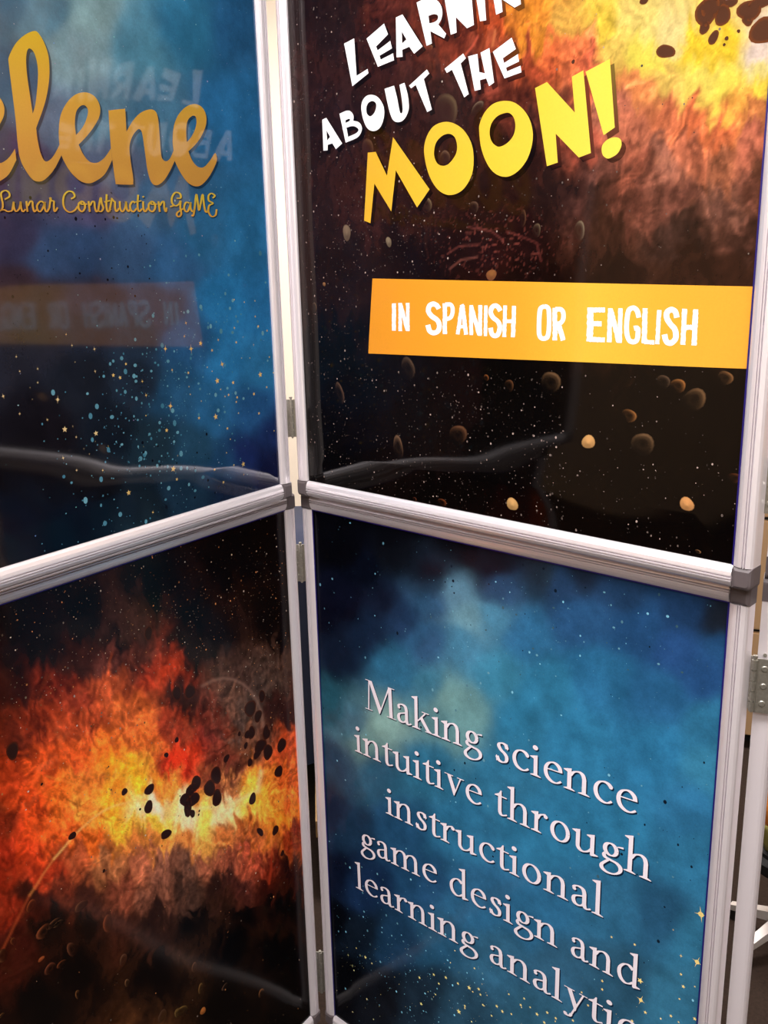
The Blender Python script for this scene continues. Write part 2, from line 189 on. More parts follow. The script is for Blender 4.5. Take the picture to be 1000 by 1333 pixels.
# rocks whose lit side shows against the dark (x, y, rx, ry, tilt, strength, r, g, b)
LIT = {'UR': [(452,303,6,11,-15,.8,150,125,100),(507,315,4,7,-20,.9,150,130,105),(487,72,2.6,5,0,.5,170,120,70),(443,512,6,15,-12,.55,120,90,72),(520,582,7,15,-12,.6,130,98,74),(532,480,10,15,-8,.35,110,85,66),(598,566,11,14,-10,.5,120,80,55),(634,492,3.6,4.6,0,.7,150,90,48),(664,502,6,8,0,.5,110,72,46),(641,358,6.5,7.5,0,.8,160,105,58),(423,370,2.2,3,0,.9,170,120,80),(410,400,4,7,0,.5,120,96,76),(718,498,11,16,-20,.45,128,96,66),(820,541,8.5,9,0,.75,160,105,58),(767,575,7.5,9.5,0,1,235,178,110),(838,578,12,16,-20,.5,130,98,68),(884,502,9,9,0,.75,170,110,58),(905,520,13,15,-10,.5,128,94,62),(945,492,8,10,-10,.55,150,104,64),(668,656,6.5,9,0,1,240,188,118),(895,656,7.5,9.5,0,1,238,170,104),(909,718,3.4,2.6,0,.7,170,124,84),(576,654,6,5,0,.6,130,70,40),(540,650,3,3,0,.5,110,60,40),(956,622,7,7,0,.5,120,64,34),(865,497,8,9,0,.35,110,84,64),(582,145,16,24,-8,.4,120,95,68),(580,205,7,10,-20,.5,130,96,74),(618,270,6,9,0,.4,120,90,72),(682,285,4,12,10,.4,120,84,60),(756,300,6,14,0,.5,150,130,104),(650,140,9,7,0,.6,150,120,96),(622,141,10,7,-30,.5,140,112,90),(480,195,8,16,0,.3,120,84,64),(556,266,7,12,-25,.5,150,124,92),(562,62,3,3,0,.5,150,120,80),(700,300,5,10,10,.3,130,110,84),(612,228,5,10,20,.4,140,112,92),(610,200,7,10,0,.4,130,100,80)],
 'LL': CR(0, 950, 2.381, [(95,545,5,9,-20,.6,150,72,40),(135,625,8,10,30,.6,140,74,46),(165,600,8,5,10,.5,130,84,60),(250,545,8,6,0,.5,120,72,50),(333,600,5,14,5,.5,140,70,44),(127,710,3.6,3,0,.8,160,80,44),(155,740,6,8,-30,.5,130,70,50),(190,725,6,4,0,.5,130,70,44),(222,680,5,11,15,.4,120,70,50),(380,712,4,8,-10,.5,110,76,58),(392,783,2.6,6,10,.6,140,100,70),(240,820,2.6,7,0,.6,130,84,50),(560,870,8,6,-30,.5,140,110,60),(548,875,4,6,20,.5,140,110,66),(627,870,3.6,4.6,0,.9,170,100,50),(600,735,3,7,-10,.5,120,80,62),(620,800,3,7,-5,.7,140,104,60),(695,795,4,4,0,.4,110,80,66),(808,815,4,6,-10,.6,140,90,56),(5,700,5,10,15,.5,140,90,60),(500,885,5,8,0,.4,90,64,52),(4,885,3,3,0,.6,150,100,60),(180,600,6,4,0,.4,120,84,60),(40,655,3,6,20,.5,130,70,40)])}
# thin bright arcs in the big explosion: polyline, width px, colour, strength
ARCS = {'LL': [([(70,1118),(90,1095),(105,1078),(120,1065),(135,1055),(150,1048),(170,1043),(190,1040)],1.3,(255,205,120),.6),([(38,1165),(55,1138),(70,1118)],1.4,(235,150,80),.4),([(0,1240),(12,1215),(25,1190),(38,1165)],1.6,(200,90,50),.3),([(335,1030),(342,1045),(347,1062),(351,1082),(353,1102)],1.5,(245,140,60),.5),([(353,1102),(353,1125),(350,1150)],1.5,(190,60,30),.4),([(262,892),(275,886),(290,883),(304,885),(316,890),(326,899),(334,910),(340,924),(343,945)],2.2,(150,115,105),.45),([(230,1056),(300,1048),(335,1030),(340,1005)],3,(255,240,170),.5),([(60,1010),(120,1028),(190,1040)],1.5,(250,160,70),.3)],
 'UR': [([(606,72),(616,60),(622,48)],1.4,(240,110,80),.8),([(642,60),(645,40)],1.6,(250,150,90),.7),([(588,350),(602,338),(622,334)],1.3,(150,90,80),.6),([(610,295),(640,300),(655,312)],1.2,(150,80,76),.5),([(660,300),(700,315),(705,340)],1.2,(140,70,64),.5),([(585,330),(600,320),(625,318)],1.2,(140,76,70),.5)]}
# ------------------------------------------------------------------ painting a print: a fine mesh whose vertices carry the ink colour
def arc_mask(px, py, line, wd):
    d = np.full(px.shape, 1e9)
    for (ax, ay), (bx_, by_) in zip(line, line[1:]):
        dx, dy = bx_-ax, by_-ay; t = np.clip(((px-ax)*dx+(py-ay)*dy)/(dx*dx+dy*dy), 0, 1)
        d = np.minimum(d, np.hypot(px-ax-t*dx, py-ay-t*dy))
    return np.exp(-(d/wd)**2)
def paint(pan, U, V):
    px, py = to_px(pan, U, V)
    px = np.clip(px, -250, 1150); py = np.clip(py, -520, 1450)
    n1 = fbm(U*14, V*14, 11, 4)-.5; n2 = fbm(U*14+50, V*14+9, 23, 4)-.5
    if pan in ('UR', 'LL'):
        f1 = fbm(U*45, V*30, 31, 4)-.5; f2 = fbm(U*45+9, V*30+40, 37, 4)-.5
        tg = fbm(U*70+6*n1, V*13+4*n2, 41, 4)-.5; qx = px+34*n1+22*f1; qy = py+34*n2+20*f2+(60 if pan == 'LL' else 95)*tg
        c = scatter_colour(qx, qy, SMP[pan], 120, 2.5)
        cx, cy = (900, 40) if pan == 'UR' else (235, 1055)
        a = np.arctan2(qy-cy, (qx-cx)*.6); r = np.hypot((qx-cx)*.6, qy-cy)
        st = fbm(a*9+40, r/70+f1*2, 51, 5, True)-.5; cl = fbm(U*60+3*n1*6, V*45+3*n2*6, 61, 5)-.5
        lum = c @ np.array([.3, .6, .1])
        k = np.clip(lum*30, 0, 1)[..., None]*np.clip(1.25-lum*1.1, .15, 1)[..., None]
        c = c*np.exp(k*(1.5*st+1.7*cl)[..., None])
        hot = np.clip(fbm(U*95+7*n2, V*70, 71, 4)-.6, 0, 1)*1.6*np.clip(lum*5, 0, 1)
        fine = fbm(U*170, V*120+9*n1, 77, 3)-.5; c = c*np.exp(k*1.1*fine[..., None])
        c = c+hot[..., None]*np.array([.55, .22, .09])*.5
        if pan == 'UR':
            m = np.exp(-(((px-650)/75)**2+((py-318)/42)**2)**1.5)
            c = c+(m*np.clip(fbm(U*120, V*150, 81, 3, True)-.80, 0, 1)*3.2)[..., None]*np.array([.55, .14, .11])
    else:
        c = scatter_colour(px+26*n1, py+26*n2, SMP[pan], 350, 3.0)
        cl = fbm(U*30, V*30, 91, 5)-.5; f = fbm(U*130, V*130, 95, 3)-.5
        c = c*np.exp((.8*cl+.22*f)[..., None])
    for line, wd, col, s in ARCS.get(pan, []):
        m = (arc_mask(px+5*n1, py+5*n2, line, wd)*s)[..., None]; c = c*(1-m)+lin(col)*m
    return np.clip(c/paper(V, pan)*.86, .0008, .92)
def axis(a, b, fine0, fine1, st, coarse):
    pts = list(np.arange(fine0, fine1, st))
    if fine0 > a+1e-6: pts = list(np.arange(a, fine0, coarse))+pts
    x = fine1
    while x < b-coarse*.5: pts.append(x); x += coarse
    pts.append(b); return np.array(sorted(set(np.round(pts, 5))))
def ink_mesh(name, verts, faces, cols, m, parent, smooth=False):
    me = bpy.data.meshes.new(name); me.from_pydata(verts, [], faces)
    at = me.color_attributes.new('ink', 'FLOAT_COLOR', 'POINT')
    cols = np.asarray(cols, np.float32); cc = np.ones((len(verts), 4), np.float32); cc[:, :3] = cols
    at.data.foreach_set('color', cc.ravel())
    if smooth: me.shade_smooth()
    me.update(); return link(name, me, m, parent)
def place(pan, U, V, lift):
    """sheet coordinates to the panel's own frame: x along, z up, y towards the viewer's side"""
    s = PAN[pan][3]; U = np.asarray(U, float); V = np.asarray(V, float)
    return np.stack([U, s*(wave(pan, U, V)+lift), V+RW], -1)
def poster(pan, root):
    left = pan in ('UL', 'LL'); upper = pan in ('UL', 'UR')
    Wp = PW[pan]; us = axis(0, Wp, 0, Wp, .0021, .008); vs = axis(0, H, 0, .78 if upper else H, .0021, .008)
    U, V = np.meshgrid(us, vs); nu, nv = len(us), len(vs)
    c = paint(pan, U, V).reshape(-1, 3); P = place(pan, U, V, 0).reshape(-1, 3)
    i = np.arange((nu-1)*(nv-1)); a = (i//(nu-1))*nu+i % (nu-1)
    q = np.stack([a, a+1, a+nu+1, a+nu], -1) if PAN[pan][3] < 0 else np.stack([a, a+nu, a+nu+1, a+1], -1)
    me = bpy.data.meshes.new('poster'); me.vertices.add(len(P)); me.vertices.foreach_set('co', P.ravel())
    me.loops.add(q.size); me.loops.foreach_set('vertex_index', q.ravel().astype(np.int32))
    me.polygons.add(len(q)); me.polygons.foreach_set('loop_start', np.arange(0, q.size, 4, dtype=np.int32)); me.polygons.foreach_set('loop_total', np.full(len(q), 4, np.int32))
    me.update(calc_edges=True)
    at = me.color_attributes.new('ink', 'FLOAT_COLOR', 'POINT'); cc = np.ones((len(P), 4), np.float32); cc[:, :3] = c
    at.data.foreach_set('color', cc.ravel()); me.shade_smooth()
    return link('poster', me, PRINTM[pan][0], root)
class Ink:
    """flat printed shapes lying on one sheet, each with its own ink colour"""
    def __init__(s, pan, lift, flat=False): s.pan = pan; s.lift = lift; s.flat = flat; s.v = []; s.f = []; s.c = []
    def tri(s, pts, faces, cols):
        b = len(s.v); s.v += list(pts); s.f += [tuple(b+k for k in f) for f in faces]; s.c += list(cols)
    def build(s, name, parent, m=None, stuff=False):
        P = np.array(s.v); Q = place(s.pan, P[:, 0], P[:, 1], s.lift)
        c = np.array(s.c); c = np.clip(c if s.flat else c/paper(P[:, 1], s.pan, False)*.86, 0, .95)
        o = ink_mesh(name, [tuple(q) for q in Q], s.f, c, m or PRINTM[s.pan][1], parent)
        if stuff: o['kind'] = 'stuff'
        s.v, s.f, s.c = [], [], []
        return o
def fill(ink, contours, colf):
    """contours: outer outline then holes, in sheet metres"""
    pl = [[Vector((x, y, 0)) for x, y in c] for c in contours]
    pts = [(v.x, v.y) for c in pl for v in c]; ink.tri(pts, tessellate_polygon(pl), [colf(*p) for p in pts])
def smooth(pts, n=5, closed=True):
    """Catmull-Rom through the points; a third value of 1 marks a corner"""
    k = len(pts); out = []
    for i in range(k if closed else k-1):
        p = lambda j: np.array(pts[j % k][:2] if closed else pts[min(max(j, 0), k-1)][:2], float)
        corner = lambda j: len(pts[j % k]) > 2 and pts[j % k][2] == 1
        p0, p1, p2, p3 = p(i-1), p(i), p(i+1), p(i+2)
        if corner(i): p0 = p1
        if corner(i+1): p3 = p2
        if corner(i) and corner(i+1): out.append(tuple(p1)); continue
        for j in range(n):
            t = j/n; out.append(tuple(.5*((2*p1)+(-p0+p2)*t+(2*p0-5*p1+4*p2-p3)*t*t+(-p0+3*p1-3*p2+p3)*t**3)))
    if not closed: out.append(tuple(pts[-1][:2]))
    return out
def star_shape(ink, pan, x, y, r, kind, col):
    u, v = on(pan, x, y); s = PX(pan, x, y); R = r*s; rot = random.uniform(-.3, .3)
    if kind == 5: n, inner = 5, .42
    else: n, inner = 4, .13
    pts = [(u, v)]
    for k in range(2*n):
        rr = R*(1 if k % 2 == 0 else inner); a = math.pi/2+rot+k*math.pi/n
        if kind == 4 and k in (0, 4): rr *= 1.3
        pts.append((u+rr*math.cos(a), v+rr*math.sin(a)))
    ink.tri(pts, [(0, 1+k, 1+(k+1) % (2*n)) for k in range(2*n)], [col]*len(pts))
    if kind == 4 and r > 1.9:
        R *= .42; p2 = [(u, v)]+[(u+R*math.cos(k*math.pi/4), v+R*math.sin(k*math.pi/4)) for k in range(8)]
        ink.tri(p2, [(0, 1+k, 1+(k+1) % 8) for k in range(8)], [col]*9)
def PX(pan, x, y):
    """metres of sheet per photograph pixel there"""
    u, v = on(pan, x, y); u2, v2 = on(pan, x, y+2); return abs(v2-v)/2
def dots(ink, pan, n, dens, rmin, rmax, colf):
    k = 0
    while k < n:
        u, v = random.uniform(.003, PW[pan]-.003), random.uniform(.003, H-.003)
        px, py = to_px(pan, u, v)
        if random.random() > dens(float(px), float(py)): 
            if random.random() < .02: k += 1
            continue
        r = rmin+(rmax-rmin)*random.random()**4; a0 = random.random()*3; m = 5 if r < .0012 else 7
        st = random.uniform(.7, 1.4)
        pts = [(min(max(u+r*math.cos(a0+6.283*j/m), .001), PW[pan]-.001), min(max(v+r*st*math.sin(a0+6.283*j/m), .001), H-.001)) for j in range(m)]
        ink.tri(pts, [tuple(range(m))], [lin(colf())]*m); k += 1
def rock(ink, pan, x, y, rx, ry, tilt, col, rim, seed):
    u, v = on(pan, x, y); s = PX(pan, x, y); R = random.Random(seed); n = 18; t = math.radians(-tilt)
    ph = R.random()*6; pts = [(u, v)]; cols = [lin(col)]
    for ring, cc in ((.72, col), (1.0, rim)):
        for k in range(n):
            a = 6.2832*k/n; q = 1+.09*math.sin(2*a+ph)+.06*math.sin(3*a+2*ph)+.03*R.uniform(-1, 1)
            X, Y = rx*1.32*s*q*ring*math.cos(a), ry*s*q*ring*math.sin(a)
            pts.append((min(max(u+X*math.cos(t)-Y*math.sin(t), .001), PW[pan]-.001), v+X*math.sin(t)+Y*math.cos(t))); cols.append(lin(cc))
    f = [(0, 1+k, 1+(k+1) % n) for k in range(n)]+[(1+k, 1+n+k, 1+n+(k+1) % n, 1+(k+1) % n) for k in range(n)]
    ink.tri(pts, f, cols)
def lit_rock(ink, pan, x, y, rx, ry, tilt, st, r, g, b):
    """a small round rock: lit on its upper right, lost in the dark elsewhere"""
    u, v = on(pan, x, y); s = PX(pan, x, y); t = math.radians(-tilt); n = 16
    solid = st >= .8; hi = lin((r, g, b))*(.5+.5*st); base = paint(pan, np.array([[u]]), np.array([[v]]))[0, 0]*paper(v, pan)/.86
    R = random.Random(int(x*7+y)); ph = R.uniform(.5, 1.1) if not solid else 1.4; pts = [(u, v)]
    cols = [hi*.85 if solid else base*.8]
    for ring in (.4, .68, .86, 1.0):
        for k in range(n):
            a = 6.2832*k/n; q = 1+.07*math.sin(2*a+x)+.05*math.sin(3*a+y); f = .5+.5*math.cos(a-ph)
            if solid: m = (.95-.15*ring)*(.45+.55*f) if ring < 1 else .25*f; c_ = base*(1-m)*.6+hi*m
            else:
                m = {.4: .05, .68: .35*f**2, .86: f**2.2, 1.0: .25*f**3}[ring]; c_ = base*(.8 if ring < .9 else 1)*(1-m)+hi*m
            X, Y = rx*1.32*s*q*ring*math.cos(a), ry*s*q*ring*math.sin(a)
            pts.append((min(max(u+X*math.cos(t)-Y*math.sin(t), .001), PW[pan]-.001), v+X*math.sin(t)+Y*math.cos(t))); cols.append(c_)
    f = [(0, 1+k, 1+(k+1) % n) for k in range(n)]
    for j in range(3): f += [(1+j*n+k, 1+(j+1)*n+k, 1+(j+1)*n+(k+1) % n, 1+j*n+(k+1) % n) for k in range(n)]
    ink.tri(pts, f, cols)
# ------------------------------------------------------------------ lettering: traced outlines, brush strokes, and a small serif alphabet
def T(pan, x0, y0, s, pts): return [on(pan, x0+p[0]/s, y0+p[1]/s) for p in pts]
def ribbon(pts, wf, rough=0):
    """outline quads of a stroke: pts in any plane, wf(i, direction) gives the width"""
    n = len(pts); L = []; 
    for i in range(n):
        a = np.array(pts[max(i-1, 0)]); b = np.array(pts[min(i+1, n-1)]); d = b-a; d = d/max(np.hypot(*d), 1e-9)
        h = wf(i, d)/2; nr = np.array([-d[1], d[0]]); p = np.array(pts[i])
        L.append((tuple(p+nr*(h*(1+random.uniform(-rough, rough)))), tuple(p-nr*(h*(1+random.uniform(-rough, rough))))))
    v = [q for pr in L for q in pr]; f = [(2*i, 2*i+1, 2*i+3, 2*i+2) for i in range(n-1)]
    return v, f
def disc(x, y, r, n=14): return [(x+r*math.cos(6.2832*k/n), y+r*math.sin(6.2832*k/n)) for k in range(n)]
def outline_text(ink, pan, x0, y0, s, shapes, colf, off=(0, 0), curved=False):
    for sh in shapes:
        cs = [smooth(c, 6) if (curved or sh.get('r')) else [p[:2] for p in c] for c in sh['c']]
        fill(ink, [[(u+off[0], v+off[1]) for u, v in T(pan, x0, y0, s, c)] for c in cs], colf)
P_ = lambda *c, r=0: {'c': list(c), 'r': r}
TITLE = [(440, 0, 6.667, [
  P_([(62,380),(150,335),(172,660),(268,600),(275,638),(135,750)]),
  P_([(258,338),(410,207),(445,300),(342,405),(355,440),(465,358),(480,422),(372,485),(382,520),(490,465),(498,525),(358,582)]),
  P_([(513,155),(570,128),(745,405),(672,468),(630,408),(568,435),(572,495),(520,500)], [(565,275),(605,345),(568,380)]),
  P_([(692,25,1),(740,2),(800,-10),(860,0),(900,45),(915,110),(905,170),(880,215,1),(948,295,1),(932,335,1),(812,272,1),(825,380,1),(780,400,1)], [(795,140,1),(840,125),(875,135),(875,170),(845,195),(803,205,1)], r=1)]),
 (570, 0, 6.667, [
  P_([(122,303),(50,-105),(115,-140),(225,-15),(200,-180),(285,-215),(322,218),(262,247),(165,150),(172,285)]),
  P_([(375,187),(428,178),(405,-150),(325,-120)]),
  P_([(515,130),(465,-160),(525,-190),(640,-60),(620,-235),(695,-262),(730,38),(675,68),(560,-8),(570,105)])]),
 (410, 80, 6.667, [
  P_([(72,507),(108,490),(245,712),(190,762),(160,712),(120,725),(118,772),(82,775)], [(110,600),(140,655),(115,688)]),
  P_([(222,455,1),(290,428),(325,440),(345,475),(342,515,1),(395,532),(417,575),(405,625),(370,665),(275,705,1)], [(275,512,1),(300,500),(313,502),(308,518),(275,535,1)], [(283,575,1),(340,562),(380,580),(385,605),(355,630),(297,655,1)], r=1),
  P_([(412,400),(425,340),(460,300),(510,292),(560,315),(600,375),(612,440),(600,520),(565,585),(510,605),(460,575),(425,490)], [(510,345),(540,365),(540,410),(520,455),(490,477),(462,455),(457,400),(475,360)], r=1),
  P_([(615,240,1),(698,212,1),(722,310),(745,430),(758,452),(772,425),(765,330),(745,205,1),(788,187,1),(815,290),(825,400),(805,470),(770,515),(725,528),(685,505),(655,425)], r=1)]),
 (0, 0, 1, [P_([(534.2,111.8),(557.3,90.8),(560.3,96),(553.3,103.2),(563.5,142.8),(557.5,146),(542.8,110.8),(536.8,115.2)])]),
 (550, 40, 6.667, [
  P_([(202,332),(362,200),(385,240),(340,285),(408,550),(370,580),(265,340),(220,368)]),
  P_([(405,225),(485,203),(500,360),(550,372),(512,192),(588,152),(628,450),(585,482),(560,415),(505,430),(512,510),(460,523)]),
  P_([(618,185),(782,62),(818,160),(705,240),(715,282),(835,205),(845,268),(732,322),(740,355),(858,305),(865,362),(718,415)])])]
BIGWORD = [(465, 170, 6.667, [P_([(100,192),(168,185),(265,392),(320,58),(635,510),(527,668),(342,345),(302,702),(155,460),(120,803),(65,782)])]),
 (0, 0, 1, [P_([(553.1,197.2),(557.2,176.8),(567.4,163.2),(584.4,158.8),(601.4,166.6),(613.3,183.6),(617.4,204),(615,227.8),(603.1,247.5),(586.1,254),(570.8,246.5),(558.9,226.1)], [(585,174.2),(592.5,178.2),(596,189.5),(594,201.5),(585,213.5),(576,215.8),(569.2,211.2),(566,200),(568.5,186.5),(576,177.5)], r=1)]),
 (600, 120, 9.09, [P_([(225,480),(232,370),(290,240),(390,140),(510,105),(630,120),(740,200),(820,320),(858,470),(850,620),(800,780),(720,900),(620,980),(520,1002),(410,960),(320,850),(250,670)], [(540,245),(600,260),(640,320),(652,410),(630,510),(570,590),(490,640),(430,640),(370,580),(347,480),(370,370),(440,285)], r=1)]),
 (690, 70, 7.692, [P_([(58,345),(178,285),(458,590),(428,232),(545,168),(622,995),(500,1040),(265,800),(287,1090),(178,1127)]),
  P_([(568,182),(812,55),(862,740),(750,818)]),
  P_([(730,960),(745,905),(800,855),(870,838),(920,860),(930,920),(895,995),(840,1035),(790,1050),(745,1020)], r=1)])]
EL = [(460,960),(455,850),(470,730),(520,630),(590,565),(670,548),(740,580),(780,650),(780,730),(740,810),(680,890),(612,960,1),(650,1040),(700,1095),(760,1102),(820,1060),(868,990,1),(878,1080,1),(820,1190),(750,1245),(690,1265),(620,1245),(550,1180),(500,1100),(475,1040)]
EH = [(592,885,1),(583,790),(595,700),(630,655),(665,652),(688,690),(675,760),(640,830)]
sh_ = lambda L, dx, dy: [(p[0]+dx, p[1]+dy)+tuple(p[2:]) for p in L]
SCRIPT = [(0, 30, 6.06, [P_(EL, EH, r=1), P_(sh_(EL, -762, 2), sh_(EH, -762, 2), r=1),
   P_([(60,330),(60,270),(110,170),(180,100),(260,65),(300,90),(345,170),(375,270),(382,400),(370,520),(340,650),(275,830,1),(285,920),(310,1030),(345,1092),(390,1075),(430,1020),(463,955,1),(477,1040,1),(420,1150),(360,1220),(310,1250),(250,1240),(200,1180),(160,1110),(138,1040,1),(125,935,1),(110,750),(80,500)],
      [(248,718,1),(225,560),(203,400),(197,280),(210,210),(240,210),(270,260),(290,360),(288,480),(270,640)], r=1)]),
 (130, 110, 6.25, [P_([(65,230),(75,212),(185,200),(200,212),(210,385,1),(260,300),(320,235),(390,205),(440,215),(465,270),(478,400),(490,560),(505,610),(535,625),(565,600),(592,540,1),(603,620,1),(560,710),(510,785),(455,820),(410,795),(380,700),(360,550),(340,410),(325,370),(300,368),(260,420),(235,500),(240,600),(260,740),(262,800),(250,815),(130,812),(118,795),(95,620,1),(82,510,1)], r=1),
   P_([(592,540),(585,450),(595,340),(630,250),(690,185),(760,160),(820,185),(855,250),(855,330),(820,420),(770,490),(713,545,1),(745,620),(790,670),(840,672),(890,620),(930,560),(945,590),(940,640),(890,740),(830,810),(775,830),(710,800),(650,720),(610,640),(603,620,1)],
      [(700,470,1),(695,380),(705,300),(740,258),(770,262),(778,310),(765,370),(735,430)], r=1)])]
SMALL = [(0, 235, [[(25,165),(66,140),(62,105),(30,88),(-5,110),(0,160),(10,205),(5,245),(-15,265)],[(-22,262),(20,255),(55,270),(92,262)],[(92,262),(105,185),(105,230),(125,268),(155,240),(165,182)],[(165,182),(170,240),(185,270),(208,250)],[(215,180),(225,272)],[(228,220),(250,182),(268,188),(272,230),(285,270),(308,250)],[(370,195),(338,182),(308,220),(318,262),(340,268),(365,225),(375,185)],[(375,185),(375,240),(392,272),(415,240)],[(415,240),(428,148)],[(418,148),(435,175),(455,182),(455,225),(462,270),(488,235)],
   [(605,160),(636,138),(620,102),(580,95),(545,130),(535,190),(550,245),(590,275),(635,260),(662,225)],[(700,180),(672,200),(672,245),(700,270),(725,240),(722,200),(700,182),(692,205),(745,205)],[(757,180),(768,272)],[(770,218),(790,184),(808,190),(812,235),(825,270),(842,255)],[(842,255),(862,150),(872,200),(885,240),(865,270),(842,262)],[(915,120),(912,220),(925,270),(950,245)],[(895,187),(945,174)]]),
 (140, 235, [[(5,268),(28,152)],[(22,155),(42,178),(54,190),(54,235),(66,268),(90,240)],[(95,180),(98,240),(118,270),(142,235),(150,182)],[(150,182),(155,240),(170,268),(188,245)],[(228,195),(207,182),(185,215),(192,255),(215,270),(243,240)],[(255,125),(250,220),(262,268),(290,245)],[(232,187),(285,176)],[(298,180),(300,240),(315,270),(340,240)],[(299,136),(301,148)],[(375,180),(348,205),(350,250),(378,270),(402,240),(398,200),(375,182),(368,205),(420,205)],[(432,182),(442,272)],[(445,218),(465,184),(480,190),(482,240),(495,270),(502,235)],
   [(590,155),(625,150),(620,115),(580,105),(550,145),(550,195),(580,220),(610,205),(625,175)],[(625,175),(622,240),(630,290),(610,315),(590,300),(600,275),(652,242)],[(533,228),(562,218)],[(700,195),(672,190),(655,230),(665,265),(685,268),(705,225),(712,188)],[(712,188),(712,245),(730,270),(745,250)],[(718,300),(735,302),(748,230),(762,120),(775,190),(785,258),(800,200),(818,120),(828,200),(838,258),(852,275),(868,250)],[(905,152),(925,132),(895,112),(870,132),(872,175),(908,198),(875,218),(868,270),(895,312),(930,300),(940,250)]])]
BANNER = [(500, 380, 5.263, [(28,[(75,78),(75,265)]),(24,[(118,75),(118,268)]),(26,[(120,80),(168,262)]),(24,[(170,75),(171,268)]),(34,[(385,115),(370,92),(345,82),(320,95),(312,130),(335,165),(375,195),(388,235),(375,270),(345,280),(320,265),(308,225)]),
   (30,[(425,78),(425,288)]),(28,[(428,85),(465,87),(478,110),(476,150),(460,178),(430,185)]),(26,[(542,92),(513,290)]),(28,[(546,92),(570,292)]),(22,[(520,238),(565,238)]),(28,[(540,86),(550,108)]),(26,[(605,90),(605,295)]),(27,[(607,100),(660,295)]),(26,[(668,90),(665,300)]),(24,[(706,92),(702,302)]),
   (32,[(805,130),(790,105),(770,93),(748,105),(738,140),(755,175),(790,205),(800,245),(788,290),(765,300),(745,285),(737,245)]),(26,[(837,92),(830,308)]),(28,[(898,95),(890,310)]),(26,[(835,200),(893,200)])]),
 (690, 380, 4.348, [(26,[(85,82),(64,95),(57,150),(56,230),(66,258),(85,264),(104,252),(112,200),(112,110),(102,86),(85,82)]),(26,[(145,90),(145,274)]),(26,[(148,98),(182,100),(194,125),(190,160),(172,178),(150,182)]),(28,[(165,180),(192,274)]),
   (36,[(348,88),(342,280)]),(28,[(345,102),(430,102)]),(28,[(345,180),(410,180)]),(28,[(340,268),(428,272)]),(26,[(460,92),(452,284)]),(28,[(462,100),(508,284)]),(26,[(518,92),(512,288)]),(28,[(622,145),(613,108),(592,90),(565,105),(554,160),(553,230),(566,272),(590,282),(612,268),(616,208),(594,206)]),
   (28,[(658,92),(652,290)]),(24,[(652,283),(710,285)]),(24,[(738,102),(726,295)]),(32,[(838,145),(828,110),(805,100),(782,115),(780,145),(800,180),(828,215),(830,262),(805,288),(778,280),(767,240)]),(28,[(882,95),(872,298)]),(30,[(945,98),(935,302)]),(28,[(880,200),(940,200)])])]
